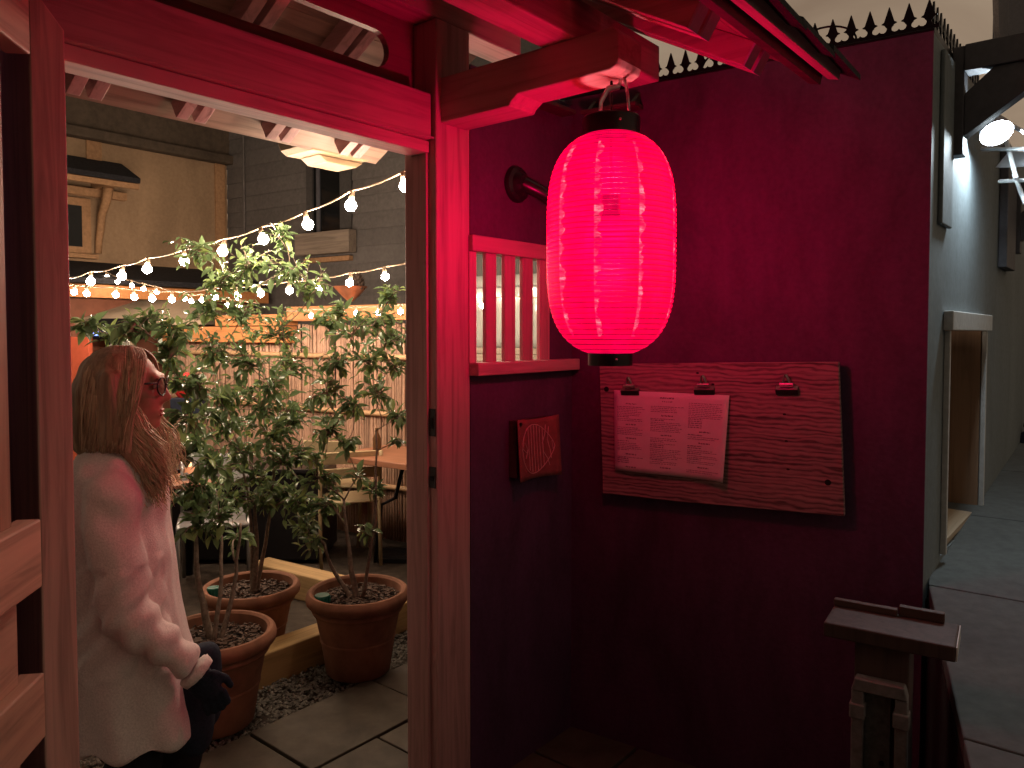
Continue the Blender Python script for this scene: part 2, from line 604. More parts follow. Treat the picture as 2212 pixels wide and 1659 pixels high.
for i in range(-2, 9):
    for j in range(0, 4):
        a0, a1 = i * 0.85 + 0.043, (i + 1) * 0.85 + 0.037
        b0, b1 = j * 0.78 - 0.137, (j + 1) * 0.78 - 0.143
        pl = [(a0, max(b0, kerb(a0))), (a1, max(b0, kerb(a1))), (a1, max(b1, kerb(a1) + 0.02)), (a0, max(b1, kerb(a0) + 0.02))]
        g = MB()
        vs = [SW(a, b, street_z(a, b) - 0.049) for a, b in pl] + [SW(a, b, street_z(a, b)) for a, b in pl]
        g.add(vs, [(0, 3, 2, 1), (4, 5, 6, 7), (0, 1, 5, 4), (1, 2, 6, 5), (2, 3, 7, 6), (3, 0, 4, 7)])
        obj('concrete_slab', g, M_conc, side, 0.004)

# ------------------------------------------------------------------ entrance wall with barred opening
ew = thing('entrance_wall', E(1.55, -0.06, 0), 'narrow dark stucco wall between gate post and menu wall', 'wall')
WT = -0.10
g = MB(); g.box(E, 1.272, 1.90, WT, 0.0, -0.03, 1.46); obj('lower_wall', g, M_wall, ew)
g = MB(); g.box(E, 1.272, 1.90, WT, 0.0, 1.928, 2.50); obj('upper_wall', g, M_wall, ew)
g = MB(); g.box(E, 1.716, 1.90, -0.025, -0.001, 1.4605, 1.9275); obj('pier', g, M_wall, ew)

lw = thing('barred_window', E(1.5, 0, 1.46), 'small wooden window with upright bars beside the gate post', 'window')
g = MB(); g.box(E, 1.262, 1.80, -0.05, 0.022, 1.876, 1.931); obj('top_rail', g, M_beam, lw, 0.004)
g = MB(); g.box(E, 1.264, 1.862, -0.06, 0.045, 1.456, 1.500); obj('sill', g, M_beam, lw, 0.004)
for a, b in ((1.262, 1.298), (1.346, 1.402), (1.447, 1.507), (1.550, 1.610), (1.653, 1.714)):
    g = MB(); g.box(E, a, b, -0.012, 0.006, 1.499, 1.877); obj('bar', g, M_post, lw, 0.003)

# ------------------------------------------------------------------ menu wall and street wall
mw = thing('menu_wall', RW(0.6, 0, 0), 'dark plum stucco wall behind the red lantern with the menu plank', 'wall')
g = MB(); g.box(RW, -0.04, 1.25, -0.14, 0.0, -0.03, 2.525); obj('wall_face', g, M_wall, mw)
g = MB(); g.box(RW, -0.06, 1.252, -0.15, -0.0005, 2.5255, 2.5355); obj('coping', g, M_iron, mw, 0.003)

sw = thing('street_wall', SW(1.5, 0, 0.8), 'blue grey painted wall running up the street past the corner', 'wall')
n0, n1, nb, ntp = 0.27, 1.06, 0.90, 1.64
g = MB(); g.box(SW, 0.0, n0, -0.14, -0.001, 0.3, 2.52); obj('corner_pier', g, M_side, sw)
g = MB(); g.box(SW, n0, n1, -0.14, -0.001, ntp, 2.52); obj('wall_above_niche', g, M_side, sw)
g = MB(); g.box(SW, n0, n1, -0.14, -0.001, 0.3, nb - 0.06); obj('wall_below_niche', g, M_side, sw)
g = MB(); g.box(SW, n1, 14.0, -0.14, -0.001, 0.3, 2.52); obj('wall_beyond_niche', g, M_side, sw)
g = MB(); g.box(SW, 0.11, 0.27, 0.0, 0.014, 1.95, 2.50); obj('pilaster', g, M_side, sw, 0.004)
g = MB(); g.box(SW, 1.45, 1.75, 0.0, 0.035, 1.9, 2.45); obj('pilaster', g, M_trim, sw, 0.004)
nw = thing('display_niche', SW(0.7, 0, 0.84), 'empty wooden display niche in the street wall above the sidewalk', 'niche')
g = MB(); g.box(SW, n0 + 0.012, n1 - 0.012, -0.36, -0.34, nb - 0.04, ntp - 0.01); obj('back_panel', g, M_niche, nw)
g = MB(); g.box(SW, n0 + 0.012, n1 - 0.012, -0.339, -0.005, nb - 0.05, nb - 0.03); obj('floor_board', g, wood('pale plywood floor', (0.46, 0.37, 0.26), 'x', AE), nw)
g = MB(); g.box(SW, n1 - 0.012, n1 - 0.001, -0.34, -0.003, nb - 0.05, ntp - 0.01); obj('side_panel', g, M_niche, nw)
g = MB(); g.box(SW, n0 + 0.001, n0 + 0.012, -0.34, -0.003, nb - 0.05, ntp - 0.01); obj('side_panel', g, M_niche, nw)
M_nframe = rough_mat('grey white frame', (0.48, 0.49, 0.48), 40, 0.12, 0.6, 0.1)
g = MB(); g.box(SW, n0 - 0.035, n1 + 0.04, 0.0, 0.03, ntp - 0.03, ntp + 0.035); obj('head_board', g, M_nframe, nw, 0.003)
g = MB(); g.box(SW, n0 - 0.012, n0 + 0.008, 0.0, 0.018, nb - 0.05, ntp - 0.031); obj('frame_stile', g, M_nframe, nw, 0.002)
g = MB(); g.box(SW, n1 - 0.010, n1 + 0.012, 0.0, 0.018, nb - 0.05, ntp - 0.031); obj('frame_stile', g, M_nframe, nw, 0.002)

# iron cresting along the wall tops
crest = thing('iron_cresting', RW(0.6, -0.05, 2.545), 'black spiked iron cresting along the top of the menu wall', 'cresting')


def spike_outline(w, h):
    """one spear with round lobes cut beside its foot; x from -w/2 to w/2"""
    lr = w * 0.20
    pts = [(w / 2, 0.016)]
    lx, lz = w / 2 - lr * 0.92, 0.010 + lr
    for a in (-60, -100, -140, -180, -215, -240):
        pts.append((lx + lr * math.cos(R(a)), lz + lr * math.sin(R(a))))
    nx = w * 0.25
    pts += [(nx, lz + lr * 1.25), (w * 0.40, lz + lr * 1.6), (w * 0.27, lz + lr * 2.0), (0.0012, h)]
    right = [(w / 2, 0.0)] + pts
    left = [(-x, z) for x, z in reversed(right)]
    return right + left


def spike_mesh(w, h):
    mb = MB()
    mb.prism(spike_outline(w, h), lambda a, b, c: Vector((a, c, b)), -0.003, 0.003)
    me = mesh_of(mb, 'iron_spike', mats=[M_iron])
    bm = bmesh.new(); bm.from_mesh(me)
    bmesh.ops.triangulate(bm, faces=[f for f in bm.faces if len(f.verts) > 4])
    bmesh.ops.recalc_face_normals(bm, faces=bm.faces)
    bm.to_mesh(me); bm.free()
    return me


SPW = 0.0555
me_sp = spike_mesh(SPW, 0.088)
rotR = Matrix.Rotation(math.atan2(RY, RX), 3, 'Z')
for i in range(24):
    s = -0.04 + SPW * i
    inst('iron_spike', me_sp, crest, RW(s, -0.006, 2.536), rotR)
g = MB()
for s0 in (0.62, 0.93):
    g = MB()
    pts = [RW(s0 + 0.10 * math.cos(R(a)), -0.012, 2.545 + 0.062 * math.sin(R(a))) for a in range(0, 181, 12)]
    g.tube(pts, 0.0035, 6)
    obj('scroll_arch', g, M_iron, crest, smooth=True)
crest2 = thing('iron_cresting', SW(0.6, -0.05, 2.52), 'black spiked iron cresting turning the corner above the street', 'cresting')
g = MB(); g.box(SW, 0.0, 1.3, -0.012, -0.002, 2.521, 2.5355); obj('base_rail', g, M_iron, crest2)
rotS = Matrix.Rotation(math.atan2(EY, EX), 3, 'Z')
for i in range(16):
    inst('iron_spike', me_sp, crest2, SW(0.03 + SPW * i, -0.007, 2.536), rotS)

# ledge on little brackets around the inner corner
lg = thing('corner_ledge', RW(0.0, 0.05, 2.44), 'small dark ledge on brackets in the inner wall corner above the lantern', 'ledge')
g = MB(); g.box(RW, 0.075, 0.30, 0.001, 0.075, 2.435, 2.450); obj('ledge_board', g, M_darkwd, lg, 0.002)
g = MB(); g.box(E, 1.60, 1.795, 0.001, 0.07, 2.435, 2.450); obj('ledge_board', g, M_darkwd, lg, 0.002)
for s in (0.10, 0.28):
    g = MB(); g.prism([(0.001, 2.5), (0.06, 2.451), (0.001, 2.451)], lambda a, b, c: RW(c, a, b), s - 0.008, s + 0.008)
    obj('bracket', g, M_darkwd, lg)
g = MB(); g.prism([(0.001, 2.5), (0.06, 2.451), (0.001, 2.451)], lambda a, b, c: E(c, a, b), 1.64, 1.656)
obj('bracket', g, M_darkwd, lg)

# ------------------------------------------------------------------ roofed gate
gate = thing('roofed_gate', E(0.55, 0, 0), 'roofed cedar gate frame glowing red beside the lantern', 'gate')
g = MB(); g.box(E, 1.113, 1.271, -0.15, 0.0, -0.03, 2.604); obj('post', g, M_post, gate, 0.005)
g = MB(); g.box(E, 1.101, 1.1125, -0.05, -0.035, 0.0, 2.18); obj('door_stop', g, M_post, gate, 0.001)
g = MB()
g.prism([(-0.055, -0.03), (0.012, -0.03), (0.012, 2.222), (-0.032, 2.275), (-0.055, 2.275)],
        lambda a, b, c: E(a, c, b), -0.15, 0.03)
obj('post', g, wood('jamb with painted light', (0.72, 0.47, 0.40), 'z'), gate, 0.004)  # same cedar as the lintel; its light is mixed into the paler colour
g = MB(); g.box(E, -1.2, 1.104, -0.135, -0.012, 2.219, 2.365); bigb = obj('lintel', g, M_beam, gate, 0.006)
g = MB(); g.box(E, 0.013, 1.112, -0.115, -0.030, 2.181, 2.218); obj('head_rail', g, M_beam, bigb, 0.003)
g = MB(); g.box(E, 0.013, 1.112, -0.0125, -0.008, 2.222, 2.2275); obj('moulding', g, M_beam, bigb)
# frieze board with a long round-ended slot
g = MB()
f0, f1, fz0, fz1 = -1.2, 1.1125, 2.366, 2.604
sz0, sz1, s_end = 2.428, 2.543, 1.005
rr = (sz1 - sz0) / 2
s_start = -0.9
outl = []
for k in range(13):
    a = R(-90 + 15 * k)
    outl.append((s_end - rr + rr * math.cos(a), (sz0 + sz1) / 2 + rr * math.sin(a)))
for k in range(13):
    a = R(90 + 15 * k)
    outl.append((s_start + rr + rr * math.cos(a), (sz0 + sz1) / 2 + rr * math.sin(a)))
outer = []
for (a, z) in outl:
    outer.append((a if s_start + rr < a < s_end - rr else (f1 if a >= s_end - rr - 1e-6 else f0), fz0 if z < (sz0 + sz1) / 2 else fz1))
# outer ring: project to the rectangle
nO = len(outl)
outer = []
for i, (a, z) in enumerate(outl):
    if i == 0: outer.append((s_end - rr, fz0))
    elif i < 6: outer.append((f1, fz0 + (fz1 - fz0) * (i - 1) / 10 if i > 1 else fz0))
    elif i < 12: outer.append((f1, fz0 + (fz1 - fz0) * (i - 1) / 10 if i < 11 else fz1))
    elif i == 12: outer.append((s_end - rr, fz1))
    elif i == 13: outer.append((s_start + rr, fz1))
    elif i < 25: outer.append((f0, fz1 - (fz1 - fz0) * (i - 14) / 10))
    else: outer.append((s_start + rr, fz0))
vs, fs = [], []
for dd in (-0.125, -0.100):
    for (a, z) in outl: vs.append(E(a, dd, z))
    for (a, z) in outer: vs.append(E(a, dd, z))
for i in range(nO):
    j = (i + 1) % nO
    fs.append((i, j, nO + j, nO + i))
    fs.append((2 * nO + i, 3 * nO + i, 3 * nO + j, 2 * nO + j))
    fs.append((i, 2 * nO + i, 2 * nO + j, j))
g.add(vs, fs)
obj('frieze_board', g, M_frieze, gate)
g = MB(); g.box(E, -1.3, 1.553, -0.135, -0.005, 2.605, 2.745); obj('wall_plate', g, M_beam, gate, 0.006)
# bracket arm carrying the eave purlin
zb = [(-0.02, 2.276), (0.285, 2.276), (0.292, 2.288), (0.305, 2.297), (0.318, 2.306), (0.635, 2.306), (0.655, 2.315), (0.662, 2.332),
      (0.662, 2.400), (0.645, 2.420), (-0.02, 2.420)]
g = MB(); g.prism(zb, lambda a, b, c: E(c, a, b), 1.135, 1.258); obj('bracket_beam', g, M_out, gate, 0.004)
g = MB(); g.box(E, -1.3, 1.62, 0.40, 0.52, 2.4205, 2.535); obj('eave_purlin', g, M_beam, gate, 0.005)
g = MB(); g.box(E, -1.3, 1.62, -0.56, -0.44, 2.40, 2.515); obj('eave_purlin', g, M_beam, gate, 0.005)
SL = 0.55


def roofz(d, off=0.0):
    return 2.353 + (0.87 - abs(d)) * SL + off


def rafter(t, side):
    for k in (-0.033, 0.033):
        g = MB()
        if side > 0:
            pl = [(0.001, roofz(0)), (0.87, roofz(0.87)), (0.905, roofz(0.87) + 0.058), (0.001, roofz(0) + 0.078)]
        else:
            pl = [(-0.001, roofz(0)), (-0.001, roofz(0) + 0.078), (-0.905, roofz(0.87) + 0.058), (-0.87, roofz(0.87))]
        g.prism(pl, lambda a, b, c: E(c, a, b), t + k - 0.021, t + k + 0.021)
        ra = obj('rafter', g, M_out, gate, 0.002)
        if side > 0:
            g = MB()
            pl = [(0.871, roofz(0.87) - 0.001), (0.876, roofz(0.87) - 0.004), (0.913, roofz(0.87) + 0.058), (0.906, roofz(0.87) + 0.0585)]
            g.prism(pl, lambda a, b, c: E(c, a, b), t + k - 0.0225, t + k + 0.0225)
            obj('rafter_cap', g, M_cap, ra)


for t in (-0.62, -0.27, 0.10, 0.46, 0.82, 1.17, 1.51):
    rafter(t, 1)
for t in (-0.30, 0.05, 0.40, 0.755, 1.11, 1.46):
    rafter(t, -1)
# roof boards
for sgn in (1, -1):
    for k in range(9):
        a0, a1 = 0.004 + k * 0.108, 0.004 + (k + 1) * 0.108 - 0.003
        z0, z1 = roofz(a0, 0.0785), roofz(a1, 0.0785)
        pl = [(sgn * a0, z0), (sgn * a1, z1), (sgn * a1, z1 + 0.018), (sgn * a0, z0 + 0.018)]
        g = MB(); g.prism(pl, lambda a, b, c: E(c, a, b), -1.3, 1.69)
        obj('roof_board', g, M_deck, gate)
# eave boards and shingle courses
e0 = 0.985
ze = roofz(e0, 0.0785)
g = MB(); g.prism([(e0 - 0.012, ze - 0.028), (e0 + 0.022, ze - 0.038), (e0 + 0.035, ze + 0.026), (e0 - 0.002, ze + 0.022)], lambda a, b, c: E(c, a, b), -1.3, 1.70)
obj('fascia', g, M_darkwd, gate, 0.002)
g = MB(); g.prism([(e0 + 0.036, ze - 0.020), (e0 + 0.07, ze - 0.030), (e0 + 0.078, ze + 0.012), (e0 + 0.036, ze + 0.028)], lambda a, b, c: E(c, a, b), -1.3, 1.715)
obj('eave_board', g, M_beam, gate, 0.002)
for k in range(14):
    t0 = 1.735 - 0.235 * (k + 1)
    for c, (da, db, zo) in enumerate(((1.10, 0.78, 0.0), (0.88, 0.52, 0.022), (0.62, 0.26, 0.044), (0.36, 0.02, 0.066))):
        za, zb2 = roofz(da, 0.112 + zo), roofz(db, 0.112 + zo)
        g = MB()
        tt = t0 + (0.11 if c % 2 else 0) + rnd.uniform(-0.008, 0.008)
        dj = rnd.uniform(-0.015, 0.015)
        vs = [E(tt, da + dj, za + 0.012), E(tt + 0.25, da + dj, za - 0.002), E(tt + 0.25, db, zb2 - 0.002), E(tt, db, zb2 + 0.012)]
        g.add(vs + [p + Vector((0, 0, 0.016)) for p in vs], [(3, 2, 1, 0), (4, 5, 6, 7), (0, 1, 5, 4), (1, 2, 6, 5), (2, 3, 7, 6), (3, 0, 4, 7)])
        obj('shingle', g, M_tile, gate)
# latch plates in the jamb
for z0, z1 in ((1.265, 1.355), (1.095, 1.165)):
    g = MB(); g.box(E, 1.1085, 1.1125, -0.034, -0.006, z0, z1); p = obj('latch_plate', g, M_blackplastic, gate, 0.0015)
    g = MB(); g.box(E, 1.106, 1.1084, -0.026, -0.014, z0 + 0.025, z1 - 0.03); obj('latch_slot', g, M_iron, p)

# beige heater box under the inner eave
hb = thing('ceiling_heater', E(1.1, -0.85, 2.3), 'beige metal heater box hanging under the inner eave', 'heater')
pl = [(0, 2.47), (0, 2.345), (0.012, 2.318), (0.04, 2.30), (0.33, 2.30), (0.36, 2.312), (0.38, 2.345), (0.38, 2.47)]
g = MB(); g.prism(pl, lambda a, b, c: E(1.30 + a, c, b + 0.075), -1.16, -0.96); obj('housing', g, M_beige, hb, 0.006)
g = MB(); g.prism([(0.10, 2.298), (0.34, 2.298), (0.30, 2.272), (0.14, 2.272)], lambda a, b, c: E(1.30 + a, c, b + 0.075), -1.14, -1.0)
obj('reflector', g, M_beige, hb, 0.004)

# ------------------------------------------------------------------ open gate leaf at the far left
LX, LY = -0.90, 1.445
GA = math.atan2(-0.16, 0.987)                     # x over y


def LF(s, d, z):                                  # s > 0 away from the camera, d > 0 to the right
    gx, gy = -0.16, 0.987
    return Vector((LX + s * gx + d * gy, LY + s * gy - d * gx, z))


leaf = thing('gate_leaf', LF(-0.4, 0, 0), 'open wooden gate leaf with broad rails at the left edge', 'gate')
for z0, z1 in ((2.12, 2.42), (1.115, 1.246), (0.822, 0.948), (0.30, 0.45)):
    g = MB(); g.box(LF, -0.95, 0.0, -0.045, 0.0, z0, z1); obj('rail', g, M_gate, leaf, 0.004)
for k in range(8):
    g = MB(); g.box(LF, -0.155 - k * 0.1, -0.062 - k * 0.1, -0.040, -0.024, 1.2465, 2.1195); obj('slat', g, M_gatev, leaf, 0.002)
g = MB(); g.box(LF, -0.95, -0.05, -0.040, -0.024, 0.9485, 1.1145); obj('panel', g, M_gate, leaf, 0.002)
g = MB(); g.box(LF, -0.95, -0.05, -0.040, -0.024, 0.4505, 0.8215); obj('panel', g, M_gate, leaf, 0.002)
g = MB(); g.box(LF, -0.95, -0.88, -0.055, -0.0455, 0.1, 2.42); obj('stile', g, M_gatev, leaf, 0.002)
lwall = thing('dark_fence', LF(-0.3, -0.2, 0), 'dark boarding in shadow behind the open gate leaf', 'fence')
g = MB(); g.box(LF, -1.4, 0.35, -0.24, -0.20, -0.03, 2.7); obj('boarding', g, M_wall, lwall)

# ------------------------------------------------------------------ red paper lantern
LT = E(1.20, 0.60, 0)
LCX, LCY = LT.x, LT.y
ln = thing('paper_lantern', (LCX, LCY, 1.52), 'large glowing red paper lantern hanging from the gate bracket', 'lantern')
m, n, b = new_mat('glowing red lantern paper')
v = coords(n, (9, 9, 160))
f1_ = noise_n(n, v, 1.2, 4, 0.6)
v2 = coords(n, (30, 30, 14))
f2_ = noise_n(n, v2, 1.0, 3, 0.6)
ad = n.nodes.new('ShaderNodeMath'); ad.operation = 'MULTIPLY'
n.links.new(f1_, ad.inputs[0]); n.links.new(f2_, ad.inputs[1])
mr = n.nodes.new('ShaderNodeMapRange')
mr.inputs['From Min'].default_value = 0.12; mr.inputs['From Max'].default_value = 0.42
mr.inputs['To Min'].default_value = 0.62; mr.inputs['To Max'].default_value = 1.25
n.links.new(ad.outputs['Value'], mr.inputs['Value'])
b.inputs['Base Color'].default_value = (0.45, 0.01, 0.03, 1)
b.inputs['Roughness'].default_value = 0.42
b.inputs['Specular IOR Level'].default_value = 0.22
b.inputs['Emission Color'].default_value = (1.0, LANTERN[1], LANTERN[2] / LANTERN[0], 1)
ml = n.nodes.new('ShaderNodeMath'); ml.operation = 'MULTIPLY'; ml.inputs[1].default_value = LANTERN[0]
tcz = n.nodes.new('ShaderNodeTexCoord'); sxz = n.nodes.new('ShaderNodeSeparateXYZ')
n.links.new(tcz.outputs['Object'], sxz.inputs['Vector'])
mz = n.nodes.new('ShaderNodeMapRange')          # the bulb hangs in the upper half, the paper below it glows less
mz.inputs['From Min'].default_value = 0.03; mz.inputs['From Max'].default_value = 0.40
mz.inputs['To Min'].default_value = 0.66; mz.inputs['To Max'].default_value = 1.12
n.links.new(sxz.outputs['Z'], mz.inputs['Value'])
mm = n.nodes.new('ShaderNodeMath'); mm.operation = 'MULTIPLY'
n.links.new(mr.outputs['Result'], mm.inputs[0]); n.links.new(mz.outputs['Result'], mm.inputs[1])
n.links.new(mm.outputs['Value'], ml.inputs[0])
n.links.new(ml.outputs['Value'], b.inputs['Emission Strength'])
bump(n, b, f2_, 0.5, 0.004)
trp = n.nodes.new('ShaderNodeBsdfTransparent'); trp.inputs['Color'].default_value = (1.0, 0.012, 0.37, 1)
mxs = n.nodes.new('ShaderNodeMixShader'); tfz = n.nodes.new('ShaderNodeMapRange')        # less see-through downwards, shaped to dim the light on the wall foot
tfz.inputs['From Min'].default_value = 0.06; tfz.inputs['From Max'].default_value = 0.35
tfz.inputs['To Min'].default_value = 0.05; tfz.inputs['To Max'].default_value = 0.37
tco = n.nodes.new('ShaderNodeTexCoord'); sxo = n.nodes.new('ShaderNodeSeparateXYZ')
n.links.new(tco.outputs['Object'], sxo.inputs['Vector']); n.links.new(sxo.outputs['Z'], tfz.inputs['Value'])
n.links.new(tfz.outputs['Result'], mxs.inputs['Fac'])
n.links.new(b.outputs['BSDF'], mxs.inputs[1]); n.links.new(trp.outputs['BSDF'], mxs.inputs[2])
n.links.new(mxs.outputs['Shader'], n.nodes['Material Output'].inputs['Surface'])
m.cycles.emission_sampling = 'NONE'
M_lantern = m
ZL, HL, RL = 1.849, 0.312, 0.178
NR = 44


def lant_r(z):
    q = min(1.0, abs(z - ZL) / HL)
    return max(0.055, RL * (1 - q ** 3.7) ** (1 / 2.25))


prof = []
zs0, zs1 = ZL - 0.307, ZL + 0.305
for i in range(NR):
    z0 = zs0 + (zs1 - zs0) * i / NR
    z1 = zs0 + (zs1 - zs0) * (i + 1) / NR
    for q in (0.0, 0.33, 0.67):
        z = z0 + (z1 - z0) * q
        prof.append((lant_r(z) + 0.0022 * math.sin(math.pi * q), z))
prof.append((lant_r(zs1), zs1))
g = MB(); g.lathe(prof, (LCX, LCY, 0), 56); obj('paper_shade', g, M_lantern, ln, smooth=True)
g = MB()
for i in range(NR + 1):
    z = zs0 + (zs1 - zs0) * i / NR
    r_ = lant_r(z) + 0.0003
    if abs(z - ZL) < HL * 0.975:
        g.lathe([(r_ + 0.0013, z), (r_, z + 0.0011), (r_ - 0.0013, z), (r_, z - 0.0011)], (LCX, LCY, 0), 64, closed=True)
M_rib = emit('red wire rib', (0.14, 0.0, 0.012), 1.0)
M_rib.cycles.emission_sampling = 'NONE'
M_rib.node_tree.nodes['Principled BSDF'].inputs['Base Color'].default_value = (0.22, 0.01, 0.02, 1)
o = obj('wire_ribs', g, M_rib, ln, smooth=True); o['kind'] = 'stuff'
bl_d = bpy.data.lights.new('lantern_bulb', 'POINT'); bl_d.energy = LANTERN_W; bl_d.color = (1.0, 0.30, 0.34); bl_d.shadow_soft_size = 0.035
bl = bpy.data.objects.new('lantern_bulb', bl_d); COL.objects.link(bl); bl.parent = ln; bl.location = (0, 0, 1.87 - 1.52)
g = MB(); g.tube([Vector((LCX, LCY, 1.925)), Vector((LCX, LCY, 1.985))], 0.026, 14); obj('bulb_baffle', g, rough_mat('flat black baffle', (0.002, 0.002, 0.002), 20, 0.1, 1.0, 0.0, spec=0.0), ln, smooth='auto')  # added above the bulb to block light leaking out of the top; kept black
g = MB(); g.tube([Vector((LCX, LCY, 1.985)), Vector((LCX, LCY, 2.30))], 0.004, 6); obj('lamp_cord', g, M_black, ln, smooth=True)
# seams down the lantern: paler mottled bands over the paper
M_seam, n, b = new_mat('pale mottled seam')
sv = noise_n(n, coords(n, (20, 20, 60)), 1.0, 3, 0.7)
sc_ = ramp(n, sv, [(0.42, (0.85, 0.0, 0.08)), (0.55, (1.0, 0.05, 0.14)), (0.66, (1.0, 0.26, 0.33))])
n.links.new(sc_, b.inputs['Emission Color'])
b.inputs['Emission Strength'].default_value = 1.15
M_seam.cycles.emission_sampling = 'NONE'
b.inputs['Base Color'].default_value = (0.5, 0.05, 0.08, 1)
b.inputs['Roughness'].default_value = 0.3
to_cam = math.atan2(-LCY, -LCX)
for da, wd in ((-0.24, 0.13), (0.42, 0.10), (-0.86, 0.14), (1.2, 0.07)):
    g = MB(); vs, fs = [], []
    zz = [zs0 + 0.05 + (zs1 - zs0 - 0.1) * i / 120 for i in range(121)]
    for i, z in enumerate(zz):
        q = ((z - zs0) / (zs1 - zs0) * NR) % 1
        r_ = lant_r(z) + 0.0022 * math.sin(math.pi * q) + 0.0004
        w1 = wd * max(0.12, 0.55 + 0.9 * noise.noise((da * 9, i * 0.16, 0)) + 0.35 * noise.noise((i * 0.9, da, 3)))
        for aa in (0, w1):
            an = to_cam + da + aa
            vs.append(Vector((LCX + r_ * math.cos(an), LCY + r_ * math.sin(an), z)))
    for i in range(120):
        fs.append((2 * i, 2 * i + 1, 2 * i + 3, 2 * i + 2))
    g.add(vs, fs); obj('paper_seam', g, M_seam, ln, smooth=True)
g = MB()
g.lathe([(0.072, 2.146), (0.079, 2.146), (0.081, 2.195), (0.077, 2.200), (0.070, 2.200), (0.070, 2.15)], (LCX, LCY, 0), 40, closed=True)
obj('top_cap', g, M_black, ln, smooth='auto')
g = MB()
g.lathe([(0.056, 1.546), (0.0625, 1.546), (0.0625, 1.510), (0.056, 1.510)], (LCX, LCY, 0), 40, closed=True)
g.lathe([(0.0, 1.515), (0.0561, 1.515)], (LCX, LCY, 0), 40)
obj('bottom_cap', g, M_black, ln, smooth='auto')
g = MB(); c = Vector((LCX, LCY, 1.528)) + Vector((math.cos(to_cam + 0.28), math.sin(to_cam + 0.28), 0)) * 0.0627
g.ell(c, (0.004, 0, 0), (0, 0.004, 0), (0, 0, 0.004), 8, 6); obj('cap_rivet', g, M_metal, ln, smooth=True)
g = MB(); c = Vector((LCX, LCY, 2.175)) + Vector((math.cos(to_cam + 0.3), math.sin(to_cam + 0.3), 0)) * 0.081
g.ell(c, (0.004, 0, 0), (0, 0.004, 0), (0, 0, 0.004), 8, 6); obj('cap_rivet', g, M_metal, ln, smooth=True)
# strap and hook from cap to bracket
sd = Vector((EX, EY, 0)); so = Vector((NX, NY, 0))
lc = Vector((LCX, LCY, 0))
pts = [lc + Vector((-0.035, -0.03, 2.19)), lc + Vector((-0.032, -0.03, 2.235)), lc + Vector((-0.012, -0.02, 2.272)), lc + Vector((0.02, 0, 2.285)), lc + Vector((0.028, 0.0, 2.306))]
g = MB(); g.tube(pts, [0.009, 0.009, 0.010, 0.009, 0.007], 8, flat=0.3); obj('hook_strap', g, M_metal, ln, smooth=True)
pts = [lc + Vector((0.048, -0.02, 2.19)), lc + Vector((0.042, -0.02, 2.26)), lc + Vector((0.034, -0.012, 2.306))]
g = MB(); g.tube(pts, 0.0045, 8); obj('hook_strap', g, M_metal, ln, smooth=True)

# ------------------------------------------------------------------ wall lamp flange with arm, behind the lantern
fl = thing('wall_flange', E(1.51, 0.0, 2.13), 'round black wall flange with short pipe arm left of the lantern', 'flange')
fc = E(1.515, 0.002, 2.135)


def FLG(r, a, d):
    return fc + Vector((EX, EY, 0)) * r * math.cos(a) + Vector((0, 0, 1)) * r * math.sin(a) + Vector((NX, NY, 0)) * d


g = MB(); vs, fs = [], []
pr = [(0.066, 0.0), (0.066, 0.006), (0.060, 0.016), (0.045, 0.020), (0.040, 0.030), (0.030, 0.044), (0.0001, 0.048)]
for r_, d in pr:
    for k in range(28):
        vs.append(FLG(r_, 2 * math.pi * k / 28, d))
for i in range(len(pr) - 1):
    for k in range(28):
        fs.append((i * 28 + k, i * 28 + (k + 1) % 28, (i + 1) * 28 + (k + 1) % 28, (i + 1) * 28 + k))
g.add(vs, fs); obj('flange_plate', g, M_blackplastic, fl, smooth='auto')
g = MB(); g.tube([fc + Vector((NX, NY, 0)) * 0.03, fc + Vector((NX, NY, 0)) * 0.075 + sd * 0.05 + Vector((0, 0, -0.03)), fc + Vector((NX, NY, 0)) * 0.10 + sd * 0.15 + Vector((0, 0, -0.075))], 0.026, 16)
obj('pipe_arm', g, M_blackplastic, fl, smooth='auto')

# ------------------------------------------------------------------ menu plank, clips, menu sheet
TILT = R(1.9)


def MP(a, b, c):                                 # a along plank, b out of the wall, c up; hung slightly crooked
    ca, sa = math.cos(TILT), math.sin(TILT)
    return RW(0.585 + a * ca - c * sa, 0.028 + b, 1.245 + a * sa + c * ca)


mb_ = thing('menu_plank', MP(0, 0, -0.25), 'wide rough sawn plank hung slightly crooked on the dark wall', 'plank')
bw, bh = 0.433, 0.252
g = MB()
g.prism([(-bw, -bh + 0.005), (-bw + 0.30, -bh - 0.001), (bw, -bh), (bw - 0.004, 0.0), (bw - 0.008, bh - 0.003), (-bw + 0.2, bh), (-bw, bh - 0.004)],
        lambda a, b, c: MP(a, c, b), -0.004, 0.018)
obj('board', g, M_board, mb_, 0.003)
g = MB()
for a in (-0.3, 0.3):
    g.box(MP, a - 0.03, a + 0.03, -0.028, -0.0045, -0.2, 0.2)
obj('batten', g, M_darkwd, mb_)
for a, c in ((-0.405, 0.155), (0.385, -0.145)):
    g = MB(); pts = []
    g.prism([(a + 0.010 * math.cos(R(q * 30)), c + 0.010 * math.sin(R(q * 30))) for q in range(12)], lambda x, y, z: MP(x, z, y), 0.0182, 0.0196)
    obj('screw_head', g, M_black, mb_)
for a, c in ((0.252, 0.075), (0.256, -0.015), (0.26, -0.11), (-0.045, 0.215), (0.01, 0.175)):
    g = MB()
    g.prism([(a + 0.006 * math.cos(R(q * 45)), c + 0.0035 * math.sin(R(q * 45))) for q in range(8)], lambda x, y, z: MP(x, z, y), 0.0182, 0.0190)
    obj('knot', g, M_black, mb_)


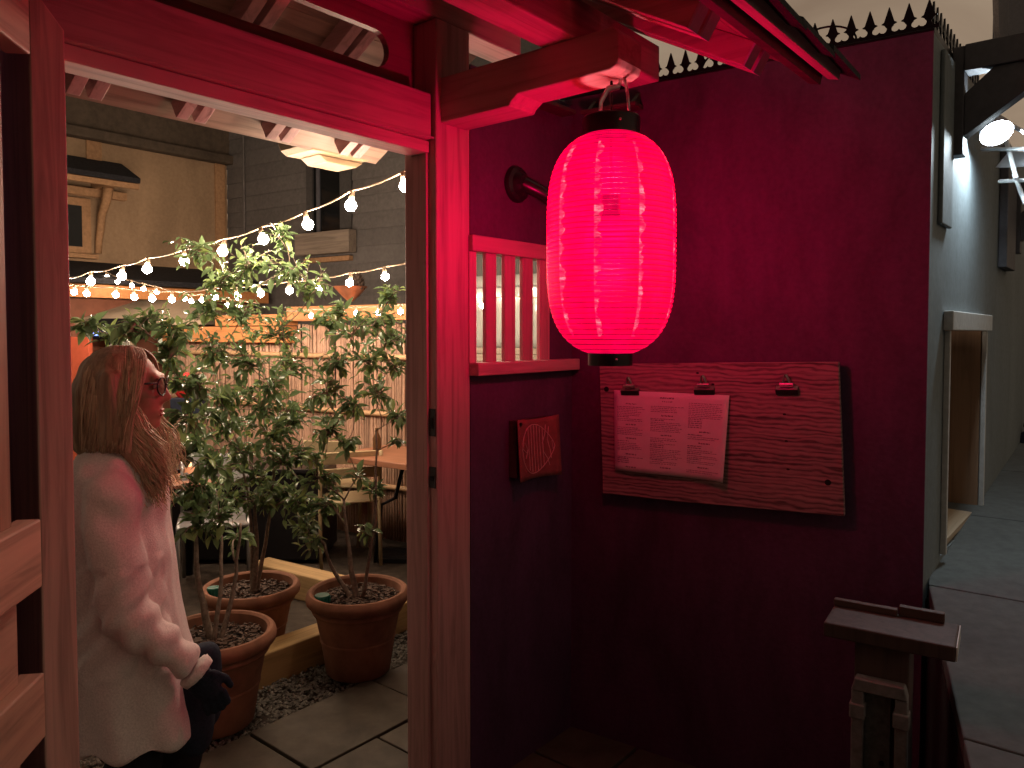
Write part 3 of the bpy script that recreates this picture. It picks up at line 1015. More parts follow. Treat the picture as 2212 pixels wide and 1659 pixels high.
def clip(a, c, label):
    k = thing('bulldog_clip', MP(a, 0.02, c), label, 'clip', 'bulldog clips on the menu plank')
    g = MB()
    g.prism([(0.0185, 0.020), (0.034, 0.008), (0.031, 0.005), (0.0185, 0.014)], lambda x, y, z: MP(a + z, x, c + y), -0.036, 0.036)
    obj('jaw', g, M_metal, k, 0.001)
    g = MB(); g.prism([(0.0185, -0.012), (0.026, -0.012), (0.0325, 0.0045), (0.0185, 0.012)], lambda x, y, z: MP(a + z, x, c + y), -0.036, 0.036)
    obj('jaw_lip', g, M_blackplastic, k, 0.001)
    g = MB(); g.tube([MP(a - 0.022, 0.03, c + 0.024), MP(a + 0.022, 0.03, c + 0.024)], 0.007, 10); obj('spring', g, M_metal, k, smooth='auto')
    for s in (-1, 1):
        g = MB()
        g.tube([MP(a + s * 0.010, 0.022, c + 0.018), MP(a + s * 0.009, 0.034, c + 0.040), MP(a + s * 0.002, 0.040, c + 0.058)], [0.007, 0.006, 0.006], 8, flat=0.4)
        obj('clip_arm', g, M_metal, k, smooth='auto')
    return k


clip(-0.305, 0.145, 'bulldog clip at the left corner of the menu sheet')
clip(-0.020, 0.150, 'bulldog clip near the right corner of the menu sheet')
clip(0.263, 0.152, 'empty bulldog clip on the bare half of the plank')

# menu sheet hanging from two clips, its lower right corner curling off
ms = thing('menu_sheet', MP(-0.14, 0.02, -0.16), 'white printed menu sheet clipped to the plank', 'paper')
pa0, pa1, pc0, pc1 = -0.372, 0.070, -0.150, 0.152
SK = -0.03


def PS(x, y):
    """x, y in 0..1 on the sheet"""
    curl = 0.028 * max(0.0, x - 0.55) ** 2 * (1.2 - y) * 4 + 0.010 * (1 - y) + 0.006 * math.sin(x * 5) * (1 - y)
    a = pa0 + (pa1 - pa0) * x - 0.022 * (1 - y) * x
    c = pc0 + (pc1 - pc0) * y + SK * 0.5 * x
    return MP(a, 0.0215 + curl, c)


def PSo(x, y, o):
    p = PS(x, y)
    return p + Vector((RY, -RX, 0)) * o


NXs, NYs = 20, 14
g = MB()
vs = [PS(i / NXs, j / NYs) for j in range(NYs + 1) for i in range(NXs + 1)]
fs = [(j * (NXs + 1) + i, j * (NXs + 1) + i + 1, (j + 1) * (NXs + 1) + i + 1, (j + 1) * (NXs + 1) + i) for j in range(NYs) for i in range(NXs)]
g.add(vs, fs); o = obj('sheet', g, M_paper, ms, smooth=True, recalc=False)
md = o.modifiers.new('thick', 'SOLIDIFY'); md.thickness = 0.0006; md.offset = 0
g = MB()


def inkbar(x0, x1, y, h):
    k = max(1, int((x1 - x0) / 0.03))
    for q in range(k):
        xa, xb = x0 + (x1 - x0) * q / k, x0 + (x1 - x0) * (q + 1) / k
        g.add([PSo(xa, y, 0.0009), PSo(xb, y, 0.0009), PSo(xb, y + h, 0.0009), PSo(xa, y + h, 0.0009)], [(0, 1, 2, 3)])


def words(x0, x1, y, h):
    x = x0
    while x < x1 - 0.004:
        w = rnd.uniform(0.008, 0.03)
        xb = min(x1, x + w)
        # letters as short strokes
        q = x
        while q < xb - 0.002:
            inkbar(q, q + 0.0028, y + h * rnd.uniform(0, 0.25), h * rnd.uniform(0.55, 0.9))
            q += 0.0042
        x = xb + 0.006


for (cx0, cx1, y_top, y_bot) in ((0.03, 0.29, 0.86, 0.06), (0.34, 0.63, 0.82, 0.08), (0.67, 0.96, 0.88, 0.06)):
    y = y_top
    while y > y_bot:
        r_ = rnd.random()
        if r_ < 0.16:
            y -= 0.03
            words((cx0 + cx1) / 2 - 0.05, (cx0 + cx1) / 2 + 0.05, y, 0.020)
            y -= 0.035
        elif r_ < 0.4:
            words(cx0, cx0 + (cx1 - cx0) * 0.42, y, 0.014); y -= 0.024
        else:
            words(cx0, cx1 - rnd.uniform(0, 0.08), y, 0.010); y -= 0.021
words(0.42, 0.55, 0.92, 0.022)
words(0.44, 0.53, 0.88, 0.016)
o = obj('print', g, M_ink, ms, recalc=False); o['kind'] = 'stuff'

# ------------------------------------------------------------------ small plaque with fish drawing
pq = thing('fish_plaque', E(1.58, 0.02, 1.07), 'small square brown plaque with a line drawn fish below the barred window', 'plaque')


def PQ(x, y, o=0.0):                               # x, y in 0..1
    t = 1.462 + 0.248 * x + 0.006 * (1 - y)
    z = 1.068 + 0.225 * y + 0.010 * math.sin(x * 3.1) * (0.3 - y) - 0.006 * x * (1 - y)
    d = 0.045 + 0.018 * (x - 0.5) ** 2 * 4 * (0.4 + 0.6 * (1 - y)) + o
    return E(t, d, z)


g = MB()
N = 12
vs = [PQ(i / N, j / N) for j in range(N + 1) for i in range(N + 1)]
fs = [(j * (N + 1) + i, j * (N + 1) + i + 1, (j + 1) * (N + 1) + i + 1, (j + 1) * (N + 1) + i) for j in range(N) for i in range(N)]
g.add(vs, fs); o = obj('leather_square', g, M_plaque, pq, smooth=True, recalc=False)
md = o.modifiers.new('thick', 'SOLIDIFY'); md.thickness = 0.004; md.offset = -1
g = MB(); g.box(E, 1.475, 1.70, 0.001, 0.036, 1.08, 1.285); obj('backing_block', g, M_darkwd, pq)


def stroke(pts, r_=0.0016):
    P3 = [PQ(x, y, 0.0012) for x, y in pts]
    g.tube(P3, r_, 5)


g = MB()


def body_y(x):
    """upper and lower edge of the fish at x"""
    q = max(0.0, min(1.0, (x - 0.09) / 0.79))
    h = 0.42 * math.sin(math.pi * q ** 0.72) ** 0.72 if 0 < q < 1 else 0
    return 0.50 + h * 0.98, 0.50 - h * 0.98


xs = [0.09 + 0.79 * i / 30 for i in range(31)]
stroke([(x, body_y(x)[0]) for x in xs]); stroke([(x, body_y(x)[1]) for x in xs])
for x in (0.26, 0.33, 0.40, 0.47, 0.54, 0.61):
    u, l = body_y(x)
    stroke([(x - 0.01, u - 0.01), (x + 0.005, 0.5), (x + 0.03, l + 0.02)])
stroke([(0.68, 0.88), (0.66, 0.72), (0.60, 0.58), (0.63, 0.42), (0.72, 0.30), (0.76, 0.18)])
stroke([(0.75, 0.84), (0.72, 0.62), (0.78, 0.42), (0.80, 0.30)])
stroke([(0.16, 0.62), (0.24, 0.50), (0.18, 0.36)]); stroke([(0.11, 0.52), (0.22, 0.44)])
stroke([(0.82, 0.6), (0.84, 0.45)])
obj('fish_drawing', g, M_chalk, pq, recalc=False)
g = MB()
g.tube([PQ(0.06, 0.93, 0.0), PQ(0.06, 0.93, 0.006)], 0.006, 8); obj('nail', g, M_iron, pq)

# ------------------------------------------------------------------ newel post with cap at lower right
POX, POY = at(1912, 1340, 1.80).xy


def NP(a, b, c):                                  # a along the menu wall direction, b towards the camera
    return Vector((POX + a * RX + b * RY, POY + a * RY - b * RX, c))


nwp = thing('newel_post', NP(0, 0, 0), 'dark wooden newel post with broad flat cap below the menu plank', 'post')
g = MB(); g.box(NP, -0.058, 0.058, -0.055, 0.055, -0.03, 0.872); obj('shaft', g, M_darkpost, nwp, 0.004)
g = MB(); g.box(NP, -0.125, 0.150, -0.085, 0.075, 0.8725, 0.908); obj('cap', g, M_darkpost, nwp, 0.004)
g = MB(); g.box(NP, 0.1505, 0.153, -0.083, 0.073, 0.8745, 0.906); obj('lit_end_face', g, M_nframe, nwp)  # pale plate with the lamplight on the cap's end put into its colour
g = MB(); g.box(NP, -0.125, 0.02, -0.075, -0.055, 0.9085, 0.925); obj('slat', g, M_darkwd, nwp, 0.002)
g = MB(); g.box(NP, 0.022, 0.12, -0.085, -0.065, 0.9085, 0.932); obj('slat', g, M_darkwd, nwp, 0.002)
fr = thing('steel_channel_frame', NP(0, 0.065, 0), 'upright steel channel frame bolted to the front of the newel post', 'frame')
for a in (-0.046, 0.046):
    g = MB(); g.box(NP, a - 0.013, a + 0.013, 0.0555, 0.088, 0.0, 0.765); q = obj('channel', g, M_galv, fr, 0.003)
    g = MB(); g.box(NP, a - 0.017, a + 0.017, 0.0555, 0.094, 0.70, 0.735); obj('clamp', g, M_galv, q, 0.003)
g = MB(); g.prism([(-0.06, 0.7655), (-0.052, 0.795), (0.052, 0.795), (0.06, 0.7655)], lambda a, b, c: NP(a, c, b), 0.0555, 0.09)
obj('top_bridge', g, M_galv, fr, 0.003)
g = MB(); g.box(NP, -0.032, 0.022, 0.0555, 0.068, 0.0, 0.765); obj('infill_plate', g, rough_mat('dull grey plate', (0.10, 0.10, 0.095), 70, 0.3, 0.8, 0.3), fr)
for z in (0.6, 0.42, 0.25):
    g = MB(); g.tube([NP(0.006, 0.066, z), NP(0.006, 0.072, z)], 0.006, 10); obj('bolt', g, M_iron, fr)

# ------------------------------------------------------------------ awning brackets and floodlight on the street wall
def awn(t, ztop, reach, label):
    k = thing('awning_bracket', SW(t, 0, ztop), label, 'bracket', 'awning brackets on the street wall')

    def BR(a, b, c):
        return SW(t + c, a, b)
    g = MB(); g.box(BR, 0.0, 0.035, ztop - 0.36, ztop, -0.035, 0.035); obj('wall_plate', g, M_trim, k, 0.003)
    g = MB(); g.box(BR, 0.0355, reach, ztop - 0.085, ztop + 0.002, -0.04, 0.04); obj('arm', g, M_trim, k, 0.003)
    g = MB(); g.prism([(0.0355, ztop - 0.30), (0.0355, ztop - 0.16), (0.12, ztop - 0.0855), (0.345, ztop - 0.0855)], BR, -0.032, 0.032)
    obj('brace', g, M_trim, k, 0.003)
    return k


awn(0.34, 2.56, 0.62, 'big dark awning bracket nearest the spiked wall corner')
awn(1.95, 2.36, 0.62, 'second dark awning bracket farther up the street wall')
flp = SW(0.61, 0.09, 2.325)
fd = thing('street_floodlight', flp, 'dazzling cold white floodlight on the street wall', 'lamp')
ldir = (Vector((NX, NY, 0)) * 0.35 + Vector((-EX, -EY, 0)) * 0.55 + Vector((0, 0, -0.75))).normalized()
q = ldir.to_track_quat('Z', 'Y').to_matrix()
g = MB()
vs, fs = [], []
pr = [(0.0, -0.07), (0.035, -0.07), (0.05, -0.02), (0.055, 0.006), (0.051, 0.006), (0.047, 0.0)]
for r_, d in pr:
    for k in range(24):
        a = 2 * math.pi * k / 24
        vs.append(flp + q @ Vector((r_ * math.cos(a), r_ * math.sin(a), d)))
for i in range(len(pr) - 1):
    for k in range(24):
        fs.append((i * 24 + k, i * 24 + (k + 1) % 24, (i + 1) * 24 + (k + 1) % 24, (i + 1) * 24 + k))
g.add(vs, fs); obj('housing', g, M_galv, fd, smooth='auto')
g = MB(); g.ell(flp + ldir * 0.0, q @ Vector((0.046, 0, 0)), q @ Vector((0, 0.046, 0)), q @ Vector((0, 0, 0.034)), 16, 8)
obj('lens', g, M_lamp, fd, smooth=True)
g = MB(); g.tube([flp - ldir * 0.09, flp - ldir * 0.16 + Vector((-0.05, 0, 0.02)), SW(0.65, 0.0, flp.z + 0.03)], 0.014, 8)
obj('arm', g, M_galv, fd, smooth='auto')
# white metal awning frame lit by the floodlight
af = thing('metal_awning', at(2180, 340, 3.0), 'white metal awning frame lit by the street floodlight', 'awning')
M_wmetal = rough_mat('white frame paint', (0.7, 0.72, 0.74), 30, 0.05, 0.4, 0.0)
for p, q2 in (((2101, 226, 2.9), (2240, 300, 2.75)), ((2120, 322, 3.0), (2260, 322, 2.8)), ((2170, 290, 2.95), (2195, 385, 2.9)),
              ((2118, 300, 3.02), (2150, 262, 2.95)), ((2158, 392, 3.05), (2240, 388, 2.9)), ((2190, 375, 2.98), (2215, 440, 2.95))):
    g = MB(); g.tube([at(*p), at(*q2)], 0.008, 8); obj('frame_bar', g, M_wmetal, af, smooth='auto')
g = MB(); g.add([at(2150, 362, 3.1), at(2225, 360, 2.95), at(2230, 330, 2.95), at(2180, 326, 3.05)], [(0, 1, 2, 3)])
o = obj('awning_cloth', g, M_wmetal, af); md = o.modifiers.new('thick', 'SOLIDIFY'); md.thickness = 0.006
# distant dark house edge and its drain pipe at the top right
hs = thing('street_house', at(2200, 60, 9.0), 'dark upper corner of a street house at the top right edge', 'house')
p = at(2178, 100, 9.0)
g = MB(); g.box(WORLD, p.x, p.x + 2.5, 9.0, 9.3, p.z + 0.12, p.z + 3.2); obj('wall', g, M_trim, hs)
g = MB(); g.box(WORLD, p.x - 0.06, p.x + 2.5, 8.9, 9.4, p.z, p.z + 0.12); obj('soffit', g, M_trim, hs)
g = MB(); g.tube([at(2150, -10, 9.0), at(2152, 60, 9.0), at(2158, 105, 9.0)], 0.03, 8); obj('drain_pipe', g, M_galv, hs, smooth=True)
# bit of parked dark bin on the sidewalk at the frame edge
bp = at(2205, 985, 4.3)
bn = thing('rubbish_bag', bp, 'dark rubbish bag slumped on the sidewalk at the right edge', 'bag')
g = MB(); g.ell(bp + Vector((0.06, 0, 0.06)), (0.10, 0, 0), (0, 0.1, 0), (0, 0, 0.085), 14, 10)
for i, vv in enumerate(g.v):
    g.v[i] = vv + Vector((1, 1, 1)) * 0.018 * noise.noise(vv * 14)
obj('bag_body', g, M_navy, bn, smooth=True)
g = MB(); g.tube([bp + Vector((0.06, 0, 0.13)), bp + Vector((0.05, -0.01, 0.17)), bp + Vector((0.02, -0.02, 0.18))], [0.03, 0.012, 0.025], 8); obj('bag_knot', g, M_navy, bn, smooth=True)

# overhead wire
wr = MB()
wr.tube([at(900, 40, 14), at(1012, 140, 12), at(1040, 158, 11.5), at(1400, 330, 9)], 0.012, 6)
tag(obj('overhead_wire', wr, M_black, smooth=True), 'black overhead wire crossing the sky behind the gate bracket', 'wire')

# ------------------------------------------------------------------ houses behind the courtyard
th = thing('tan_house', TW(-1.5, -1, 0), 'tan stucco house with a dark upper storey behind the string lights', 'house')
g = MB(); g.box(TW, -5.0, 0.0, -2.0, 0.0, -0.03, 3.56); obj('wall', g, M_tan, th)
g = MB(); g.box(TW, -5.0, 0.35, -2.2, 0.05, 3.66, 6.5); obj('upper_wall', g, M_tandark, th)
g = MB(); g.box(TW, -5.0, 0.12, 0.0, 0.12, 3.561, 3.659); obj('belt_course', g, M_tandark, th, 0.01)
g = MB(); g.box(TW, -5.0, -0.02, 0.0505, 0.085, 4.05, 4.12); obj('belt_course', g, M_tandark, th, 0.01)
g = MB(); g.box(TW, -0.16, -0.04, 0.0, 0.035, 1.9, 3.56); obj('corner_board', g, M_creamwd, th, 0.006)
g = MB(); g.box(TW, -1.55, -1.40, 0.0, 0.02, 3.2, 3.56); obj('patch_board', g, M_creamwd, th, 0.004)
# lean-to roof below
g = MB(); g.prism([(0.001, 2.33), (0.001, 2.28), (0.9, 2.06), (0.9, 2.11)], lambda a, b, c: TW(c, a, b), -5.0, -0.02); obj('lean_to_roof', g, M_roofdk, th)
g = MB(); g.prism([(0.82, 2.055), (0.86, 2.045), (0.86, 1.93), (0.82, 1.93)], lambda a, b, c: TW(c, a, b), -5.0, -0.02); obj('lean_to_fascia', g, M_orange, th)
g = MB(); g.box(TW, -5.0, -0.02, 0.5, 0.56, 0.0, 1.93); obj('lean_to_wall', g, rough_mat('brown red siding', (0.26, 0.10, 0.06), 10, 0.2, 0.7, 0.2), th)
# window with its little hood
wx0, wx1 = -2.2, -1.53
g = MB(); g.box(TW, wx0, wx1, 0.0, 0.05, 2.40, 2.96); w = obj('window', g, M_creamwd, th, 0.005)
g = MB(); g.box(TW, wx0 + 0.07, wx1 - 0.09, 0.051, 0.056, 2.47, 2.88); obj('pane', g, M_glassdk, w)
g = MB(); g.box(TW, wx0 - 0.05, wx1 + 0.05, 0.0, 0.10, 2.355, 2.40); obj('sill', g, M_creamwd, w, 0.004)
hd = MB(); hd.prism([(0.001, 3.38), (0.001, 3.30), (0.42, 3.12), (0.43, 3.17)], lambda a, b, c: TW(c, a, b), -2.6, -1.2); h = obj('window_hood', hd, M_roofdk, th)
g = MB(); g.prism([(0.38, 3.128), (0.42, 3.112), (0.42, 3.06), (0.38, 3.06)], lambda a, b, c: TW(c, a, b), -2.6, -1.21); obj('hood_fascia', g, M_creamwd, h)
for t in (-1.46,):
    g = MB(); g.box(TW, t - 0.05, t + 0.05, 0.001, 0.36, 3.06, 3.13); obj('hood_beam', g, M_creamwd, h, 0.004)
    g = MB(); g.tube([TW(t, 0.30, 3.06), TW(t, 0.24, 2.92), TW(t, 0.13, 2.80), TW(t, 0.10, 2.66), TW(t, 0.05, 2.55), TW(t, 0.03, 2.42)], [0.05, 0.045, 0.04, 0.038, 0.036, 0.034], 8)
    obj('curved_bracket', g, M_creamwd, h, smooth=True)
g = MB(); g.box(TW, -2.5, -1.2, 0.05, 0.12, 2.98, 3.06); obj('hood_plate', g, M_creamwd, h, 0.004)

gh = thing('clapboard_house', GW(1.5, -1, 0), 'dark grey clapboard house with narrow window behind the bamboo fence', 'house')
g = MB(); g.box(GW, 0.05, 3.05, -2.5, -0.022, -0.03, 5.6); obj('wall_core', g, M_clap, gh)
k = 0
z = 1.3
while z < 5.4:
    spans = [(0.0, 3.06)]
    if 2.40 < z + 0.1 and z < 4.3:
        spans = [(0.0, 1.36), (2.02, 3.06)]
    for a, b_ in spans:
        g = MB()
        g.prism([(-0.021, z), (0.006, z), (-0.006, z + 0.172), (-0.021, z + 0.172)], lambda x, y, c: GW(c, x, y), a, b_)
        obj('clapboard', g, M_clap, gh)
    z += 0.170
g = MB(); g.box(GW, 1.36, 2.02, -0.021, -0.004, 2.44, 4.5); w = obj('window', g, M_glassdk, gh)
for a, b_ in ((1.36, 1.45), (1.86, 2.02)):
    g = MB(); g.box(GW, a, b_, -0.003, 0.025, 2.60, 4.5); obj('casing', g, rough_mat('dark casing', (0.07, 0.066, 0.064), 30, 0.2, 0.6, 0.1), w, 0.003)
g = MB(); g.box(GW, 1.50, 1.55, -0.003, 0.012, 2.60, 4.5); obj('sash_bar', g, M_trim, w, 0.002)
g = MB(); g.box(GW, 1.28, 2.08, 0.007, 0.12, 2.43, 2.66); obj('window_box', g, M_greybd, w, 0.005)
g = MB(); g.box(GW, 1.36, 2.03, 0.007, 0.07, 2.35, 2.40); obj('window_box_cleat', g, M_creamwd, w, 0.004)
g = MB(); g.tube([GW(0.33, 0.02, 1.6), GW(0.33, 0.02, 5.0)], 0.012, 6); obj('conduit', g, M_clap, gh, smooth=True)
# lower dark shed wall and white vinyl panel seen through the barred window
sh = thing('garden_shed', FW(1.4, -0.7, 0), 'low dark shed wall behind the fence seen through the bars', 'shed')
z = 1.2
while z < 2.6:
    g = MB(); g.prism([(-0.62, z), (-0.59, z), (-0.605, z + 0.172), (-0.62, z + 0.172)], lambda x, y, c: FW(c, x, y), 0.35, 3.2)
    obj('clapboard', g, M_clap, sh); z += 0.17
g = MB(); g.box(FW, 0.35, 3.2, -0.80, -0.621, -0.03, 2.56); obj('wall_core', g, M_clap, sh)

# ------------------------------------------------------------------ bamboo fence
bf = thing('bamboo_fence', FW(0, 0, 0), 'split bamboo fence with orange cedar cap behind the potted trees', 'fence')
me_c = []
for q in range(4):
    g = MB()
    pts = [Vector((0.002 * math.sin(k * 1.7 + q), 0.001 * math.cos(k * 2.1 + q), 1.0 * k / 5)) for k in range(6)]
    rad = [0.0113 + (0.0014 if k in (1 + q % 2, 4 - q % 2) else 0) for k in range(6)]
    g.tube(pts, rad, 7)
    me_c.append(mesh_of(g, 'bamboo_cane', mats=[M_bamboo], smooth=True))
s = -2.75
while s < 1.9:
    top = 1.70 if s > -0.95 else 1.66
    if s > 0.55:
        top = 1.40
    h_ = top - 0.03 + rnd.uniform(-0.012, 0.012)
    inst('bamboo_cane', rnd.choice(me_c), bf, FW(s, rnd.uniform(-0.003, 0.003), 0.0), Matrix.Rotation(rnd.uniform(0, 6), 3, 'Z') @ Matrix.Rotation(rnd.uniform(-0.008, 0.008), 3, 'X'), (1, 1, h_))
    s += rnd.uniform(0.0245, 0.0285)
for z, r_ in ((1.42, 0.021), (0.98, 0.02), (0.42, 0.02)):
    g = MB(); g.tube([FW(-2.75 + k * 0.5, 0.034 + 0.004 * math.sin(k * 2.0), z + 0.004 * math.sin(k)) for k in range(10)], r_, 8); obj('bamboo_rail', g, M_bambrail, bf, smooth=True)
g = MB(); g.box(FW, -0.98, 0.55, -0.03, 0.10, 1.70, 1.82); obj('cap_board', g, M_orange, bf, 0.005)
g = MB(); g.box(FW, -2.75, -0.985, -0.02, 0.09, 1.52, 1.66); obj('cap_board', g, M_orange, bf, 0.005)
g = MB(); g.box(FW, -1.9, -0.985, -0.03, 0.12, 1.665, 1.76); obj('cap_board', g, M_orange, bf, 0.005)
g = MB(); g.box(FW, 0.56, 1.9, -0.02, 0.06, 1.405, 1.455); obj('cap_board', g, M_greybd, bf, 0.004)
g = MB(); g.box(FW, 0.56, 1.9, -0.02, 0.05, 1.458, 1.50); obj('cap_board', g, M_greybd, bf, 0.004)
for s in (-2.74, -0.98, 0.556):
    g = MB(); g.box(FW, s - 0.04, s + 0.04, -0.10, -0.02, -0.03, 1.66); obj('post', g, M_darkpost, bf)
vp = thing('vinyl_screen', FW(1.2, 0, 1.5), 'glossy white vinyl screen above the fence seen through the bars', 'screen')
g = MB(); N = 30
vs = []
for j in range(9):
    for i in range(N + 1):
        a = 0.56 + 1.34 * i / N
        vs.append(FW(a, 0.01 + 0.008 * math.sin(i * 1.9 + j * 0.3) + 0.006 * noise.noise((i * 0.5, j * 0.7, 0)), 1.502 + 0.50 * j / 8))
fs = [(j * (N + 1) + i, j * (N + 1) + i + 1, (j + 1) * (N + 1) + i + 1, (j + 1) * (N + 1) + i) for j in range(8) for i in range(N)]
g.add(vs, fs); o = obj('vinyl_sheet', g, M_white, vp, smooth=True); md = o.modifiers.new('thick', 'SOLIDIFY'); md.thickness = 0.004
g = MB(); g.tube([FW(0.56, 0.02, 1.92), FW(1.9, 0.02, 1.92)], 0.006, 6); obj('hem_wire', g, M_galv, vp, smooth=True)

# copper bowl with pine cone on the fence cap
cp_ = at(757, 652, 5.95)
cb = thing('copper_planter', cp_, 'copper cone planter holding a big pine cone on the fence', 'planter')
g = MB(); g.lathe([(0.0, 0.0), (0.02, 0.004), (0.07, 0.05), (0.13, 0.115), (0.135, 0.118), (0.128, 0.116), (0.06, 0.06)], cp_, 28); obj('bowl', g, M_copper, cb, smooth='auto')
g = MB()
for i in range(9):
    for j in range(9):
        a = j * 2 * math.pi / 9 + i * 0.35
        r_ = 0.055 * (1 - (i / 9) ** 2) + 0.008
        c = cp_ + Vector((0.05 + r_ * math.cos(a), -0.02 + r_ * math.sin(a), 0.10 + i * 0.016))
        d = Vector((math.cos(a), math.sin(a), 0.4)) * 0.016
        sd_ = Vector((-math.sin(a), math.cos(a), 0)) * 0.013
        g.add([c - sd_, c + sd_, c + d + Vector((0, 0, 0.012)), c + Vector((0, 0, -0.012))], [(0, 1, 2), (1, 3, 2), (3, 0, 2), (0, 3, 1)])
g.ell(cp_ + Vector((0.05, -0.02, 0.15)), (0.05, 0, 0), (0, 0.05, 0), (0, 0, 0.08), 10, 8)
obj('pine_cone', g, M_cone, cb)

# ------------------------------------------------------------------ cream canopy, burner hood, lit things at the back left
cY = 7.2
cn = thing('cream_canopy', at(290, 690, cY), 'low cream canopy roof at the back left of the courtyard', 'canopy')
p0, p1 = at(120, 690, cY), at(442, 688, cY)
q0, q1 = at(205, 644, cY), at(395, 642, cY)
dy = Vector((0, 0.9, 0))
g = MB(); g.add([p0, p1, q1 + dy * 0.5, q0 + dy * 0.5, p0 + dy, p1 + dy], [(0, 1, 2, 3), (1, 5, 2), (4, 0, 3), (5, 4, 3, 2)])
obj('canopy_roof', g, M_cream, cn)
g = MB(); g.box(WORLD, p0.x - 0.02, p1.x + 0.02, cY - 0.02, cY + 0.92, p0.z - 0.05, p0.z - 0.001); obj('canopy_rim', g, M_cream, cn, 0.004)
for x in (p0.x + 0.1, p1.x - 0.1):
    g = MB(); g.box(WORLD, x - 0.03, x + 0.03, cY + 0.8, cY + 0.86, -0.03, p0.z - 0.051); obj('canopy_post', g, M_creamwd, cn)
g = MB(); g.box(WORLD, p0.x, p1.x, cY + 0.9, cY + 0.95, -0.03, p0.z - 0.06); obj('back_wall', g, M_tan, cn)
hdp = at(228, 728, 6.9)
bh = thing('burner_hood', hdp, 'black burner with a row of blue gas flames under the canopy', 'burner')
g = MB(); g.prism([(-0.17, 0.01), (0.15, 0.01), (0.13, 0.17), (-0.13, 0.17)], lambda a, b, c: hdp + Vector((a, c, b)), 0.1, 0.45); obj('hood', g, M_black, bh, 0.004)
g = MB(); g.box(lambda a, b, c: hdp + Vector((a, b, c)), -0.19, 0.17, -0.02, 0.4, -0.02, 0.008); obj('tray', g, M_iron, bh, 0.003)
g = MB(); g.box(lambda a, b, c: hdp + Vector((a, b, c)), -0.03, 0.03, 0.1, 0.3, -hdp.z + 0.0, -0.021); obj('stand', g, M_iron, bh)
for i in range(13):
    if i == 8:
        continue
    x = -0.135 + i * 0.021
    c = hdp + Vector((x, 0.05, 0.012))
    hh = rnd.uniform(0.022, 0.045)
    g = MB(); g.lathe([(0.0085, 0.0), (0.0095, hh * 0.3), (0.004, hh * 0.7), (0.0002, hh)], c, 8); obj('gas_flame', g, M_flame, bh, smooth=True)
pg = at(262, 742, 7.0)
lp = thing('lit_rack', pg, 'pale lit glass rack behind the woman', 'rack')
g = MB(); g.box(lambda a, b, c: pg + Vector((a, b, c)), -0.10, 0.09, 0.0, 0.05, -0.12, 0.06); obj('rack_back', g, M_cream, lp)
for i in range(9):
    g = MB(); g.tube([pg + Vector((-0.09 + i * 0.021, -0.01, -0.12)), pg + Vector((-0.09 + i * 0.021, -0.01, 0.07))], 0.006, 6); obj('glass_rod', g, M_white, lp, smooth=True)
g = MB(); g.box(lambda a, b, c: pg + Vector((a, b, c)), -0.12, 0.11, 0.0, 0.06, -pg.z, -0.121); obj('rack_base', g, M_darkpost, lp)
wn = at(365, 752, 7.6)
lw2 = thing('lit_window', wn, 'small pale green lit window pane beyond the leaves', 'window')
g = MB(); g.box(lambda a, b, c: wn + Vector((a, b, c)), -0.12, 0.12, 0.0, 0.05, -0.15, 0.12); f_ = obj('frame', g, M_creamwd, lw2, 0.004)
g = MB(); g.box(lambda a, b, c: wn + Vector((a, b, c)), -0.10, 0.10, -0.012, -0.001, -0.13, 0.10); obj('pane', g, M_paneglow, lw2)
rp = at(150, 760, 6.6)
rw = thing('red_screen', rp, 'orange red painted panel behind the woman at the left', 'panel')
g = MB(); g.box(lambda a, b, c: rp + Vector((a, b, c)), -0.9, 0.17, 0.0, 0.06, -rp.z, 0.13); obj('panel_board', g, M_redwall, rw, 0.006)

# ------------------------------------------------------------------ terrace furniture
def chair(p, rot, label, mat=M_chair):
    k = thing('metal_chair', p, label, 'chair', 'metal terrace chairs')
    Mr = Matrix.Rotation(rot, 3, 'Z')

    def CF(a, b, c):
        return Vector(p) + Mr @ Vector((a, b, c))
    g = MB(); vs = []
    N = 8
    for i in range(N + 1):
        b = -0.21 + 0.42 * i / N
        zz = 0.45 - 0.012 * math.sin(math.pi * i / N) - (0.02 if i == 0 else 0)
        for a in (-0.21, 0.21):
            vs.append(CF(a, b, zz))
    g.add(vs, [(2 * i, 2 * i + 1, 2 * i + 3, 2 * i + 2) for i in range(N)])
    o = obj('seat', g, mat, k, smooth=True); md = o.modifiers.new('t', 'SOLIDIFY'); md.thickness = 0.016
    for a in (-0.20, 0.20):
        g = MB(); g.tube([CF(a, -0.22, 0.0), CF(a, -0.21, 0.40), CF(a, -0.18, 0.44), CF(a, 0.12, 0.445)], 0.013, 8); obj('leg', g, mat, k, smooth=True)
        g = MB(); g.tube([CF(a, 0.26, 0.0), CF(a, 0.20, 0.44), CF(a, 0.25, 0.64), CF(a, 0.29, 0.80)], 0.013, 8); obj('leg', g, mat, k, smooth=True)
    for z0, z1 in ((0.62, 0.69), (0.72, 0.80)):
        g = MB(); g.add([CF(-0.2, 0.235 + (z0 - .6) * .28, z0), CF(0.2, 0.235 + (z0 - .6) * .28, z0), CF(0.2, 0.235 + (z1 - .6) * .28, z1), CF(-0.2, 0.235 + (z1 - .6) * .28, z1)], [(0, 1, 2, 3)])
        o = obj('back_slat', g, mat, k); md = o.modifiers.new('t', 'SOLIDIFY'); md.thickness = 0.014
    return k


